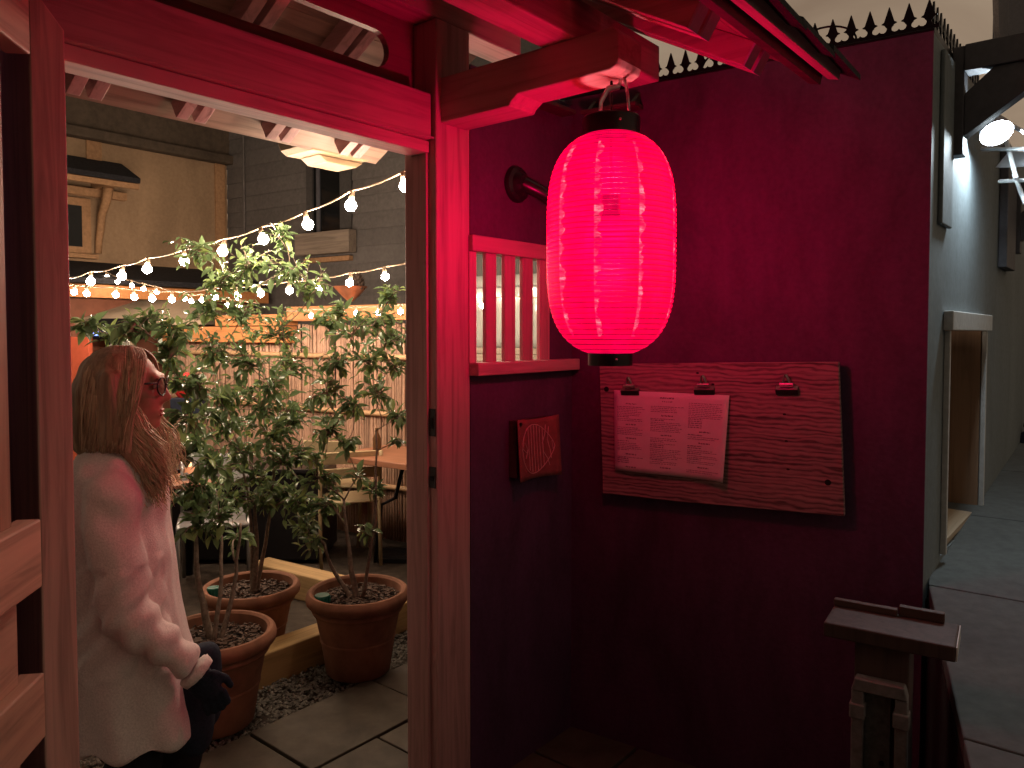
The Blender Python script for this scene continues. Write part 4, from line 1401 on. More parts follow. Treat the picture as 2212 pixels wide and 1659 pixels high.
cb0 = atz(748, 1205, 0)
chair(cb0, R(200), 'beige metal chair in front of the bamboo fence, seat showing beneath the right tree')
chair(cb0 + Vector((-0.12, 0.55, 0)), R(170), 'beige metal chair behind another one, nearest the bamboo fence')
chair(atz(392, 1330, 0) + Vector((0, 0.5, 0)), R(20), 'grey metal chair partly hidden behind the woman', rough_mat('grey steel chair', (0.38, 0.38, 0.38), 40, 0.1, 0.35, 0.05, metal=0.6))
tbp = atz(860, 1215, 0)
tb = thing('terrace_table', tbp, 'red brown wooden table beside the right gate post', 'table')
g = MB(); g.prism([(-0.36 + 0.0, -0.3), (0.6, -0.3), (0.6, 0.3), (-0.36, 0.3)], lambda a, b, c: tbp + Vector((a * RX + b * RY, a * RY - b * RX, c)), 0.725, 0.765); obj('table_top', g, M_table, tb, 0.006)
g = MB(); g.tube([tbp + Vector((0.05, 0, 0.72)), tbp + Vector((-0.02, 0.02, 0.45)), tbp + Vector((-0.12, 0.02, 0.40)), tbp + Vector((-0.16, 0.0, 0.0))], 0.014, 8); obj('leg', g, M_iron, tb, smooth=True)
g = MB(); g.tube([tbp + Vector((0.45, -0.2, 0.72)), tbp + Vector((0.45, -0.2, 0.0))], 0.016, 8); obj('leg', g, M_iron, tb, smooth=True)
bt = thing('table_bottle', tbp + Vector((-0.16, 0.1, 0.766)), 'small brown bottle standing on the red brown table', 'bottle')
bq = tbp + Vector((-0.16, 0.1, 0.766))
g = MB(); g.lathe([(0.0, 0), (0.028, 0.0), (0.03, 0.01), (0.03, 0.09), (0.012, 0.13), (0.012, 0.165), (0.0, 0.165)], bq, 16); obj('glass_body', g, rough_mat('brown glass', (0.10, 0.05, 0.02), 20, 0.1, 0.15, 0.0, spec=0.6), bt, smooth='auto')
rc = at(405, 835, 6.2)
rcr = thing('red_chair', Vector((rc.x, rc.y, 0)), 'red round backed chair glimpsed through the leaves', 'chair')
g = MB(); g.ell(rc, (0.115, 0, 0), (0, 0.06, 0), (0, 0, 0.115), 18, 12); obj('backrest', g, M_red, rcr, smooth=True)
g = MB(); g.box(lambda a, b, c: rc + Vector((a, b, c)), -0.12, 0.12, -0.06, 0.10, -0.22, -0.09); obj('seat_back', g, M_navy, rcr, 0.01)
g = MB(); g.box(lambda a, b, c: rc + Vector((a, b, c)), -0.14, 0.14, -0.35, 0.05, -0.75, -0.68); obj('seat', g, M_navy, rcr, 0.01)
for a, b_ in ((-0.12, -0.32), (0.12, -0.32), (-0.12, 0.02), (0.12, 0.02)):
    g = MB(); g.tube([rc + Vector((a, b_, -0.685)), Vector((rc.x + a, rc.y + b_, 0))], 0.015, 8); obj('leg', g, M_iron, rcr, smooth=True)
t2 = at(405, 1035, 5.0)
tb2 = thing('side_table', Vector((t2.x, t2.y, 0)), 'small round side table with a candle behind the leaves', 'table')
g = MB(); g.lathe([(0.0, -0.02), (0.22, -0.02), (0.225, 0.0), (0.22, 0.005), (0.0, 0.005)], t2, 24); obj('table_top', g, M_table, tb2, smooth='auto')
g = MB(); g.tube([t2 + Vector((0, 0, -0.02)), Vector((t2.x, t2.y, 0.0))], 0.025, 10); obj('pedestal', g, M_iron, tb2, smooth='auto')
cg = t2 + Vector((0.03, -0.03, 0.0065))
cd_ = thing('candle_glass', cg, 'amber candle glass glowing on the small round table', 'candle')
g = MB(); g.lathe([(0.0, 0.0), (0.028, 0.0), (0.032, 0.05), (0.03, 0.085), (0.027, 0.085), (0.028, 0.05)], cg, 18); obj('glass_cup', g, emit('amber lit glass', (1.0, 0.22, 0.05), 0.5), cd_, smooth='auto')
g = MB(); g.ell(cg + Vector((0, 0, 0.095)), (0.012, 0, 0), (0, 0.012, 0), (0, 0, 0.018), 10, 8); obj('flame', g, M_candle, cd_, smooth=True)
bxp = atz(520, 1290, 0)
bx_ = thing('black_planter_box', bxp + Vector((-0.1, 0.95, 0)), 'low black box in shadow behind the potted trees', 'box')
g = MB(); g.box(lambda a, b, c: bxp + Vector((a, b, c)), -0.75, 0.30, 0.75, 1.25, 0.0, 0.62); obj('box_body', g, M_black, bx_, 0.01)
g = MB(); g.box(lambda a, b, c: bxp + Vector((a, b, c)), -0.78, 0.33, 0.72, 1.28, 0.6205, 0.65); obj('box_lid', g, M_black, bx_, 0.005)
mt = atz(868, 1200, 0)
m_ = thing('rubber_mat', mt, 'dark ribbed rubber mat on the courtyard floor near the table', 'mat')
for i in range(6):
    g = MB(); g.box(lambda a, b, c: mt + Vector((a, b, c)), -0.16, 0.4, -0.1 + i * 0.05, -0.06 + i * 0.05, -0.029, 0.005 + 0.002 * (i % 2)); obj('mat_rib', g, M_iron, m_, 0.004)

# ------------------------------------------------------------------ timbers round the planting bed
def timber(pa, pb, w, h, mat, label, z0=-0.03):
    pa, pb = Vector(pa), Vector(pb)
    d = (pb - pa).normalized(); s_ = Vector((-d.y, d.x, 0)) * w / 2
    g = MB(); g.box(lambda a, b, c: pa + d * a + s_ * b + Vector((0, 0, c)), 0, (pb - pa).length, -1, 1, z0, h)
    o = obj('garden_timber', g, mat, None, 0.008, loc=pa)
    return tag(o, label, 'timber')


TD = -1.38
timber(E(1.08, TD, 0), E(2.55, TD, 0), 0.14, 0.13, M_timber, 'yellow timber edging beside the gravel in front of two pots')
rv = Vector((RX, RY, 0))
tb_ = atz(640, 1228, 0.13); tb_.z = 0
timber(tb_ - rv * 0.35, tb_ + rv * 1.0, 0.15, 0.13, M_timber2, 'yellow timber edging running back behind the pots')

# unseen house added behind the camera to keep sky light off the wall
fh = thing('sky_blocker_house', (0, -7, 0), 'unseen dark house added across the street to block sky light', 'house')
M_fh = rough_mat('dark painted boards', (0.09, 0.075, 0.065), 12, 0.2, 0.8, 0.2)
g = MB(); g.box(WORLD, -16, 2.4, -9, -5.5, -0.03, 9.5); obj('wall', g, M_fh, fh)
g = MB(); g.box(WORLD, -16.2, 2.6, -9.2, -5.2, 9.501, 9.8); obj('cornice', g, M_fh, fh)
for i in range(5):
    for j in range(3):
        x = -14 + i * 3.6
        z0 = 1.0 + j * 2.9
        g = MB(); g.box(WORLD, x, x + 1.1, -5.499, -5.46, z0, z0 + 1.6); w = obj('window', g, M_nframe, fh)
        g = MB(); g.box(WORLD, x + 0.1, x + 1.0, -5.459, -5.45, z0 + 0.1, z0 + 1.5); obj('pane', g, M_glassdk, w)

# ------------------------------------------------------------------ potted trees
def leaf_mesh(seed):
    r = random.Random(seed)
    mb = MB()
    L, W = 1.0, 0.44
    prof = [(0.0, 0.02), (0.16, 0.55), (0.36, 0.95), (0.56, 0.90), (0.78, 0.52), (1.0, 0.0)]
    vs = []
    bend = r.uniform(0.10, 0.30)
    tw = r.uniform(-0.3, 0.3)
    for x, w in prof:
        zc = -bend * x * x
        hw = W / 2 * w
        up = hw * 0.45
        ca, sa = math.cos(tw * x), math.sin(tw * x)
        vs += [Vector((x * L, hw * ca, zc + up + hw * sa)), Vector((x * L, 0, zc)), Vector((x * L, -hw * ca, zc + up - hw * sa))]
    fs = []
    for i in range(len(prof) - 1):
        a = 3 * i
        fs += [(a, a + 1, a + 4, a + 3), (a + 1, a + 2, a + 5, a + 4)]
    mb.add(vs, fs)
    return mb


def leaf_mat(name, lo, hi):
    m, n, b = new_mat(name)
    oi = n.nodes.new('ShaderNodeObjectInfo')
    geo = n.nodes.new('ShaderNodeNewGeometry')
    ad = n.nodes.new('ShaderNodeMath'); ad.operation = 'ADD'
    n.links.new(oi.outputs['Random'], ad.inputs[0]); n.links.new(geo.outputs['Random Per Island'], ad.inputs[1])
    fr_ = n.nodes.new('ShaderNodeMath'); fr_.operation = 'FRACT'
    n.links.new(ad.outputs['Value'], fr_.inputs[0])
    c = ramp(n, fr_.outputs['Value'], [(0.0, lo), (0.7, mul(lo, 1.5)), (1.0, hi)])
    n.links.new(c, b.inputs['Base Color'])
    b.inputs['Roughness'].default_value = 0.24
    b.inputs['Specular IOR Level'].default_value = 0.55
    tr = n.nodes.new('ShaderNodeBsdfTranslucent')
    hs = n.nodes.new('ShaderNodeHueSaturation'); hs.inputs['Value'].default_value = 2.2; hs.inputs['Hue'].default_value = 0.485
    n.links.new(c, hs.inputs['Color']); n.links.new(hs.outputs['Color'], tr.inputs['Color'])
    mx = n.nodes.new('ShaderNodeMixShader'); mx.inputs['Fac'].default_value = 0.28
    out = n.nodes['Material Output']
    n.links.new(b.outputs['BSDF'], mx.inputs[1]); n.links.new(tr.outputs['BSDF'], mx.inputs[2])
    n.links.new(mx.outputs['Shader'], out.inputs['Surface'])
    return m


M_leaf = leaf_mat('glossy evergreen leaf', (0.080, 0.128, 0.056), (0.21, 0.28, 0.09))
leaf_mb = [leaf_mesh(k) for k in range(6)]
leaf_me = [mesh_of(mb, 'leaf', mats=[M_leaf], smooth=True) for mb in leaf_mb]


def pot_profile(s):
    return [(0.0, 0.0), (0.140 * s, 0.0), (0.150 * s, 0.012 * s), (0.172 * s, 0.165 * s), (0.176 * s, 0.167 * s), (0.176 * s, 0.174 * s), (0.174 * s, 0.177 * s),
            (0.198 * s, 0.300 * s), (0.208 * s, 0.303 * s), (0.214 * s, 0.313 * s), (0.212 * s, 0.325 * s), (0.206 * s, 0.331 * s),
            (0.226 * s, 0.338 * s), (0.238 * s, 0.352 * s), (0.241 * s, 0.372 * s), (0.236 * s, 0.392 * s), (0.226 * s, 0.402 * s), (0.214 * s, 0.402 * s),
            (0.204 * s, 0.393 * s), (0.200 * s, 0.37 * s), (0.19 * s, 0.30 * s)]


def curve_pts(p0, p1, sag, n, r, wob):
    pts = []
    o = Vector((r.uniform(-1, 1), r.uniform(-1, 1), r.uniform(-0.3, 0.6))) * wob
    for i in range(n + 1):
        q = i / n
        p = p0.lerp(p1, q) + o * math.sin(math.pi * q) + Vector((0, 0, sag * math.sin(math.pi * q)))
        p += Vector((noise.noise(p * 9), noise.noise(p * 9 + Vector((5, 1, 2))), 0)) * 0.012
        pts.append(p)
    return pts


def potted_tree(base, s, rim_z, stems, clusters, depth, seed, label, dens=1.0):
    r = random.Random(seed)
    base = Vector(base)
    k = thing('potted_tree', base, label, 'potted tree', 'potted trees inside the gate')
    sz = rim_z / 0.402
    g = MB(); g.lathe([(a * s, z * rim_z / (0.402)) for a, z in pot_profile(1.0)], base, 56)
    pot = obj('pot', g, M_terra, k, smooth='auto')
    zs = rim_z - 0.055
    g = MB(); vs = [base + Vector((0, 0, zs + 0.012))]
    for q in range(1, 6):
        for a in range(28):
            rr_ = 0.196 * s * q / 5
            an = a * 2 * math.pi / 28
            vs.append(base + Vector((rr_ * math.cos(an), rr_ * math.sin(an), zs + 0.012 * (1 - q / 5) + 0.006 * noise.noise((an * 3, q, seed)))))
    fs = [(0, 1 + a, 1 + (a + 1) % 28) for a in range(28)]
    for q in range(4):
        for a in range(28):
            fs.append((1 + q * 28 + a, 1 + q * 28 + (a + 1) % 28, 1 + (q + 1) * 28 + (a + 1) % 28, 1 + (q + 1) * 28 + a))
    g.add(vs, fs); obj('soil', g, M_soil, pot, smooth=True)
    g = MB()
    for q in range(420):
        rr_ = 0.188 * s * math.sqrt(r.random()); an = r.uniform(0, 6.283)
        c = base + Vector((rr_ * math.cos(an), rr_ * math.sin(an), zs + 0.014 + r.uniform(0, 0.008)))
        M3 = Matrix.Rotation(r.uniform(0, 6.28), 3, 'Z') @ Matrix.Rotation(r.uniform(-0.5, 0.5), 3, 'X')
        l, w, h = r.uniform(0.006, 0.016), r.uniform(0.003, 0.007), 0.002
        cs = [c + M3 @ Vector((x * l, y * w, z * h)) for z in (-1, 1) for y in (-1, 1) for x in (-1, 1)]
        g.add(cs, [(0, 2, 3, 1), (4, 5, 7, 6), (0, 1, 5, 4), (2, 6, 7, 3), (0, 4, 6, 2), (1, 3, 7, 5)])
    o = obj('mulch', g, M_mulch, pot, recalc=False); o['kind'] = 'stuff'
    # stems
    top = base + Vector((0, 0, zs))
    nodes = []
    for (u, v, dd, r0) in stems:
        p1 = at(u, v, depth + dd)
        p0 = top + Vector(((p1.x - top.x) * 0.10, r.uniform(-0.02, 0.02), -0.03))
        pts = curve_pts(p0, p1, 0.0, 9, r, 0.035)
        rad = [r0 * (1 - 0.62 * i / 9) for i in range(10)]
        rad[0] = r0 * 1.35
        g = MB(); g.tube(pts, rad, 9); obj('trunk', g, M_bark, k, smooth=True)
        for i in range(3, 10):
            nodes.append((pts[i], rad[i]))
    leaves = []
    twig = MB()
    order = sorted(clusters, key=lambda c: -c[1])
    for (u, v, rp) in order:
        c = at(u, v, depth + r.uniform(-0.16, 0.20))
        R_ = rp / FPX * depth
        # nearest lower node
        best = None
        for (p, rd) in nodes:
            d = (p - c).length + max(0, p.z - c.z + 0.04) * 2.5
            if best is None or d < best[0]:
                best = (d, p, rd)
        _, p, rd = best
        pts = curve_pts(p, c, r.uniform(-0.01, 0.05), 7, r, 0.03)
        r0 = min(rd * 0.75, 0.0085)
        rad = [max(0.0022, r0 * (1 - 0.6 * i / 7)) for i in range(8)]
        g = MB(); g.tube(pts, rad, 6); obj('branch', g, M_bark, k, smooth=True)
        for i in range(2, 8):
            nodes.append((pts[i], rad[i]))
        ntw = max(4, int(rp / 2.5))
        for q in range(ntw):
            d = Vector((r.gauss(0, 1), r.gauss(0, 0.9), r.gauss(0.15, 0.75)))
            d.normalize()
            e_ = c + d * R_ * r.uniform(0.5, 1.5)
            st = pts[r.choice((5, 6, 7))]
            tp = curve_pts(st, e_, 0.01, 4, r, 0.012)
            twig.tube(tp, [0.0022, 0.002, 0.0018, 0.0015, 0.0012], 4, cap=False)
            nl = max(2, int(round(r.uniform(3.4, 6.6) * dens)))
            for w in range(nl):
                f = (w + 0.6) / nl
                ip = min(3, int(f * 4)); q2 = f * 4 - ip
                lp = tp[ip].lerp(tp[ip + 1], min(1, q2))
                td = (tp[ip + 1] - tp[ip]).normalized()
                out = Vector((r.gauss(0, 1), r.gauss(0, 1), r.gauss(0, 0.5)))
                out = (out - td * out.dot(td)).normalized()
                ld = (td * r.uniform(0.2, 0.9) + out * r.uniform(0.6, 1.0) + Vector((0, 0, r.uniform(-0.55, 0.1)))).normalized()
                upv = Vector((r.gauss(0, 0.45), r.gauss(0, 0.45) - 0.15, 1)).normalized()
                yv = upv.cross(ld)
                if yv.length < 1e-3:
                    yv = ld.orthogonal()
                yv.normalize(); zv = ld.cross(yv)
                M3 = Matrix((ld, yv, zv)).transposed()
                leaves.append((lp, M3, r.uniform(0.030, 0.074), r.randrange(6)))
    o = obj('twigs', twig, M_bark, k, smooth=True, recalc=False); o['kind'] = 'stuff'
    leaves.sort(key=lambda L: L[0].y - L[2] * 2)
    for (lp, M3, sz_, vi) in leaves[:300]:
        inst('leaf', leaf_me[vi], k, lp, M3, (sz_, sz_, sz_))
    rest = MB()
    for (lp, M3, sz_, vi) in leaves[300:]:
        src = leaf_mb[vi]
        rest.add([lp + M3 @ (p * sz_) for p in src.v], src.f)
    o = obj('leaf_mass', rest, M_leaf, k, smooth=True, recalc=False); o['kind'] = 'stuff'
    return k


PA = E(1.45, -1.66, 0); PB = E(0.97, -1.15, 0); PC = E(1.66, -1.085, 0)
potted_tree(PA, 1.0, 0.345,
            [(548, 1080, 0.0, 0.017), (590, 960, 0.06, 0.012), (520, 1000, -0.06, 0.012)],
            [(425, 548, 42), (602, 515, 22), (540, 575, 52), (620, 590, 48), (690, 618, 38), (480, 605, 40), (440, 668, 45), (520, 690, 58),
             (600, 720, 55), (640, 790, 58), (540, 790, 60), (460, 765, 55), (560, 880, 62), (640, 905, 58), (480, 870, 55), (520, 980, 62),
             (610, 1000, 62), (560, 1080, 55), (590, 945, 45), (440, 900, 42), (545, 1030, 45), (615, 1075, 40), (500, 920, 42), (650, 1085, 42), (480, 1075, 45), (585, 830, 45), (660, 985, 40)],
            PA.y, 11, 'tallest bushy tree in a terracotta pot behind the yellow timber')
potted_tree(PB, 1.02, 0.385,
            [(420, 1130, 0.02, 0.018), (520, 1130, 0.0, 0.012), (470, 1060, 0.1, 0.011)],
            [(182, 705, 30), (235, 728, 32), (320, 695, 40), (385, 722, 42), (395, 830, 40), (400, 900, 45), (392, 980, 42), (405, 1060, 40),
             (425, 1135, 36), (470, 1010, 42), (465, 1130, 30), (510, 1165, 24), (440, 830, 35), (370, 770, 24), (430, 960, 40), (450, 1075, 36), (285, 715, 30)],
            PB.y + 0.12, 23, 'bushy tree in the nearest terracotta pot beside the woman')
potted_tree(PC, 1.0, 0.39,
            [(742, 1080, 0.02, 0.016), (690, 1160, -0.05, 0.013), (812, 930, 0.0, 0.010)],
            [(700, 700, 38), (760, 722, 44), (820, 690, 42), (848, 640, 26), (842, 742, 40), (790, 785, 44), (730, 785, 36), (862, 800, 30),
             (820, 850, 40), (760, 872, 40), (705, 850, 40), (862, 900, 24), (705, 930, 40), (745, 960, 24), (690, 1030, 38), (700, 1095, 40),
             (655, 1140, 30), (672, 1172, 24), (792, 1150, 14), (800, 1060, 15), (865, 955, 12), (770, 1030, 14), (735, 680, 26)],
            PC.y, 37, 'open branching tree in the right terracotta pot beside the gate post', 0.9)
for p, dx, dy_, zz, sc2, lab in ((PA, -0.165, -0.055, 0.30, 0.9, 'green plastic cap half sunk in the soil of the back pot'),
                            (PC, -0.150, -0.075, 0.335, 1.0, 'green plastic cap standing in the right terracotta pot')):
    c = p + Vector((dx, dy_, zz))
    k = thing('plastic_cap', c, lab, 'cap')
    g = MB(); g.lathe([(0.0, 0.0), (0.036 * sc2, 0.0), (0.037 * sc2, 0.045 * sc2), (0.033 * sc2, 0.052 * sc2), (0.0, 0.053 * sc2)], c, 22); o = obj('cap_shell', g, M_green, k, smooth='auto')
    g = MB()
    for q in range(16):
        a = q * math.pi / 8
        g.tube([c + Vector((0.0375 * sc2 * math.cos(a), 0.0375 * sc2 * math.sin(a), 0.004)), c + Vector((0.0375 * sc2 * math.cos(a), 0.0375 * sc2 * math.sin(a), 0.044 * sc2))], 0.0018, 4)
    o = obj('grip_ribs', g, M_green, k); o['kind'] = 'stuff'

# ------------------------------------------------------------------ festoon lights
bm_ = bmesh.new(); bmesh.ops.create_icosphere(bm_, subdivisions=2, radius=0.025)
me_bulb = bpy.data.meshes.new('bulb'); bm_.to_mesh(me_bulb); bm_.free()
me_bulb.materials.append(M_bulb)
me_bulb.polygons.foreach_set('use_smooth', [True] * len(me_bulb.polygons))
g = MB(); g.lathe([(0.0, 0.058), (0.010, 0.058), (0.012, 0.040), (0.013, 0.022), (0.0, 0.020)], (0, 0, 0), 10)
me_sock = mesh_of(g, 'socket', mats=[M_cord], smooth=True)


me_bulb1 = me_bulb.copy(); me_bulb1.materials.clear(); me_bulb1.materials.append(M_bulb1)
bm_ = bmesh.new(); bmesh.ops.create_icosphere(bm_, subdivisions=1, radius=0.0255)
me_bulb = bpy.data.meshes.new('bulb'); bm_.to_mesh(me_bulb); bm_.free()
me_bulb.materials.append(M_bulb); me_bulb.polygons.foreach_set('use_smooth', [True] * len(me_bulb.polygons))
me_bulb2 = me_bulb.copy(); me_bulb2.materials.clear(); me_bulb2.materials.append(M_bulb2)


def festoon(bulbs, label, ends):
    """bulbs: (u, v, depth, scale); the cord hangs just above them"""
    P = [at(u, v, Y) for u, v, Y, s_ in bulbs]
    k = thing('string_lights', P[0], label, 'string lights')
    cords = [Vector(ends[0])] + [p + Vector((0, 0, 0.062 * b[3])) for p, b in zip(P, bulbs)] + [Vector(ends[1])]
    pts = []
    for i in range(len(cords) - 1):
        L_ = (cords[i + 1] - cords[i]).length
        for q in range(5):
            pts.append(cords[i].lerp(cords[i + 1], q / 5) - Vector((0, 0, 0.03 * L_ * math.sin(math.pi * q / 5))))
    pts.append(cords[-1])
    g = MB(); g.tube(pts, 0.0045, 6); obj('cord', g, M_cord, k, smooth=True)
    pts2 = [p + Vector((0, 0.006, 0.006 * math.sin(i * 1.3))) for i, p in enumerate(pts)]
    for p, b in zip(P, bulbs):
        t_ = Matrix.Rotation(rnd.uniform(-0.25, 0.25), 3, 'Y')
        bo = inst('bulb', me_bulb1 if b[3] > 1.005 else me_bulb if b[3] > 0.9 else me_bulb2, k, p, None, (b[3],) * 3)
        inst('socket', me_sock, k, p, t_, (b[3],) * 3)
    return k


S1 = [(876, 402, 3.15), (758, 444, 3.35), (665, 485, 3.55), (569, 517, 3.75), (481, 543, 3.95), (398, 564, 4.15), (318, 581, 4.35), (263, 596, 4.6), (196, 608, 4.85), (140, 622, 5.1)]
festoon([(u, v, Y, 1.02) for u, v, Y in S1], 'nearest string of large festoon bulbs rising to the right', (at(1000, 330, 2.95), at(60, 640, 5.4)))
S2 = [(930, 575, 4.6), (832, 598, 4.7), (755, 611, 4.8), (690, 622, 4.9), (625, 628, 5.0), (563, 634, 5.1), (513, 640, 5.2), (464, 641, 5.3), (371, 647, 5.6), (329, 645, 5.7), (290, 642, 5.8), (250, 637, 5.9), (187, 634, 6.0), (160, 631, 6.1)]
festoon([(u, v, Y, 1.0) for u, v, Y in S2], 'string of bulbs hanging level across the middle of the courtyard', (at(1000, 560, 4.5), at(80, 620, 6.3)))
S3 = [(231, 598, 7.2), (254, 609, 7.0), (285, 617, 6.8), (310, 624, 6.6), (338, 631, 6.5), (399, 645, 6.3), (413, 650, 6.2), (436, 648, 6.1), (462, 655, 6.0), (492, 660, 5.95), (519, 661, 5.9)]
festoon([(u, v, Y, 0.8) for u, v, Y in S3], 'string of small bulbs slanting down over the cream canopy', (at(150, 575, 7.6), at(560, 655, 5.85)))
S4 = [(672, 682, 5.55), (720, 680, 5.45), (770, 677, 5.4), (818, 676, 5.35), (865, 673, 5.3), (1042, 660, 5.0), (1100, 655, 4.9)]
festoon([(u, v, Y, 0.8) for u, v, Y in S4], 'string of small bulbs low along the bamboo fence cap', (at(620, 672, 5.65), at(1240, 640, 4.75)))

# ------------------------------------------------------------------ woman in the gateway
WF = Vector((0.975, 0.222, 0)).normalized()          # the way she faces
WS = Vector((WF.y, -WF.x, 0))                         # her right side, towards the camera
WO = Vector((-1.055, 2.06, 0))
wm = thing('person', WO, 'woman with long blonde hair, glasses and long white fleece jacket in the gateway', 'person')


def H_(a, b, z):
    return WO + WF * a + WS * b + Vector((0, 0, z))


def remeshed(name, mb, voxel, smooth_it, mat, fold=None):
    me = mesh_of(mb, name)
    o = bpy.data.objects.new('tmp', me); COL.objects.link(o)
    m1 = o.modifiers.new('r', 'REMESH'); m1.mode = 'VOXEL'; m1.voxel_size = voxel
    m2 = o.modifiers.new('s', 'SMOOTH'); m2.factor = 0.5; m2.iterations = smooth_it
    dg = bpy.context.evaluated_depsgraph_get()
    me2 = bpy.data.meshes.new_from_object(o.evaluated_get(dg))
    bpy.data.objects.remove(o, do_unlink=True)
    me2.name = name
    me2.materials.clear(); me2.materials.append(mat)
    if fold:
        nr = [v.normal.copy() for v in me2.vertices]
        for v, nn in zip(me2.vertices, nr):
            v.co = v.co + nn * fold(v.co)
    for v in me2.vertices:
        v.co = v.co - WO
    me2.polygons.foreach_set('use_smooth', [True] * len(me2.polygons))
    me2.update()
    o = bpy.data.objects.new(name, me2); COL.objects.link(o); o.parent = wm
    return o


M_skin = rough_mat('skin', (0.50, 0.27, 0.20), 40, 0.08, 0.5, 0.1, 0.001)
M_fleece = rough_mat('off white fleece', (0.84, 0.79, 0.76), 220, 0.16, 0.95, 0.5, 0.003, 0.12)
M_trouser = rough_mat('black trousers', (0.012, 0.013, 0.018), 80, 0.3, 0.85, 0.2)
M_glove = rough_mat('navy knit', (0.018, 0.026, 0.045), 120, 0.3, 0.9, 0.4, 0.003)
HC = H_(0.012, 0.0, 1.445)


def hd_(a, b, z):
    return HC + WF * a + WS * b + Vector((0, 0, z))


b = MB()
# skull, jaw, face
b.ell(hd_(-0.012, 0, 0.022), WF * 0.092, WS * 0.073, Vector((0, 0, 0.090)), 22, 16)
b.ell(hd_(0.028, 0, -0.030), WF * 0.060, WS * 0.055, Vector((0, 0, 0.075)), 18, 14)
b.ell(hd_(0.058, 0, -0.088), WF * 0.026, WS * 0.026, Vector((0, 0, 0.022)), 14, 10)       # chin
b.caps(hd_(0.082, 0, 0.022), hd_(0.100, 0, -0.020), 0.0095, 0.013, 10)                    # nose
b.caps(hd_(0.090, 0.010, -0.026), hd_(0.090, -0.010, -0.026), 0.008, 0.008, 8)
b.caps(hd_(0.076, 0.035, 0.036), hd_(0.078, -0.035, 0.036), 0.012, 0.012, 10)             # brow
b.caps(hd_(0.080, 0.018, -0.056), hd_(0.080, -0.018, -0.056), 0.0085, 0.0085, 8)          # lips
b.caps(hd_(0.079, 0.016, -0.067), hd_(0.079, -0.016, -0.067), 0.0085, 0.0085, 8)
for s_ in (1, -1):
    b.ell(hd_(0.052, 0.034 * s_, -0.022), WF * 0.026, WS * 0.022, Vector((0, 0, 0.026)), 12, 10)    # cheeks
    b.ell(hd_(-0.008, 0.072 * s_, -0.004), WF * 0.016, WS * 0.007, Vector((0, 0, 0.028)), 10, 8)    # ears
b.caps(hd_(-0.012, 0, -0.06), H_(-0.012, 0, 1.24), 0.046, 0.052, 16)
# trunk, arms, legs
b.ell(H_(-0.01, 0, 1.08), WF * 0.085, WS * 0.140, Vector((0, 0, 0.19)), 20, 14)
b.ell(H_(0.0, 0, 0.84), WF * 0.08, WS * 0.125, Vector((0, 0, 0.18)), 20, 14)
SHR, ELR, WRR = H_(0.005, 0.160, 1.195), H_(0.050, 0.200, 0.900), H_(0.175, 0.185, 0.765)
SHL, ELL, WRL = H_(-0.02, -0.175, 1.205), H_(-0.035, -0.205, 0.92), H_(0.03, -0.19, 0.70)
for S_, L_, W_ in ((SHR, ELR, WRR), (SHL, ELL, WRL)):
    b.caps(S_, L_, 0.050, 0.040, 14); b.caps(L_, W_, 0.040, 0.027, 14)
for s_, ka in ((1, 0.02), (-1, 0.12)):
    b.caps(H_(0.01, 0.075 * s_, 0.78), H_(ka + 0.02, 0.085 * s_, 0.44), 0.066, 0.052, 14)
    b.caps(H_(ka, 0.09 * s_, 0.44), H_(ka - 0.06, 0.09 * s_, 0.07), 0.054, 0.036, 14)
    b.caps(H_(ka - 0.08, 0.09 * s_, 0.035), H_(ka + 0.10, 0.095 * s_, 0.028), 0.034, 0.028, 12)
remeshed('body', b, 0.0065, 5, M_skin)
# trousers and shoes
b = MB()
b.ell(H_(0.0, 0, 0.80), WF * 0.085, WS * 0.130, Vector((0, 0, 0.13)), 20, 14)
for s_, ka in ((1, 0.02), (-1, 0.12)):
    b.caps(H_(0.01, 0.075 * s_, 0.78), H_(ka + 0.02, 0.085 * s_, 0.44), 0.078, 0.064, 14)
    b.caps(H_(ka, 0.09 * s_, 0.44), H_(ka - 0.06, 0.09 * s_, 0.12), 0.070, 0.056, 14)
remeshed('trousers', b, 0.012, 4, M_trouser, lambda p: 0.004 * noise.noise(p * 18))
for s_, ka in ((1, 0.02), (-1, 0.12)):
    b = MB(); b.caps(H_(ka - 0.09, 0.09 * s_, 0.045), H_(ka + 0.11, 0.095 * s_, 0.036), 0.045, 0.036, 14); b.caps(H_(ka - 0.065, 0.09 * s_, 0.13), H_(ka - 0.08, 0.09 * s_, 0.05), 0.046, 0.046, 12)
    remeshed('shoe', b, 0.01, 3, M_black)
# jacket: loose, long, dropped shoulders
b = MB()


def ring_loft(mb, rings, n=36):
    vs, fs = [], []
    for (a, bb, z, ra, rb) in rings:
        for k in range(n):
            t = 2 * math.pi * k / n
            ca, sa = math.cos(t), math.sin(t)
            sq = 2.4
            q = (abs(ca) ** sq + abs(sa) ** sq) ** (-1 / sq)
            vs.append(H_(a + ra * ca * q, bb + rb * sa * q, z))
    for i in range(len(rings) - 1):
        for k in range(n):
            fs.append((i * n + k, i * n + (k + 1) % n, (i + 1) * n + (k + 1) % n, (i + 1) * n + k))
    fs.append(tuple(range(n - 1, -1, -1))); fs.append(tuple((len(rings) - 1) * n + k for k in range(n)))
    mb.add(vs, fs)


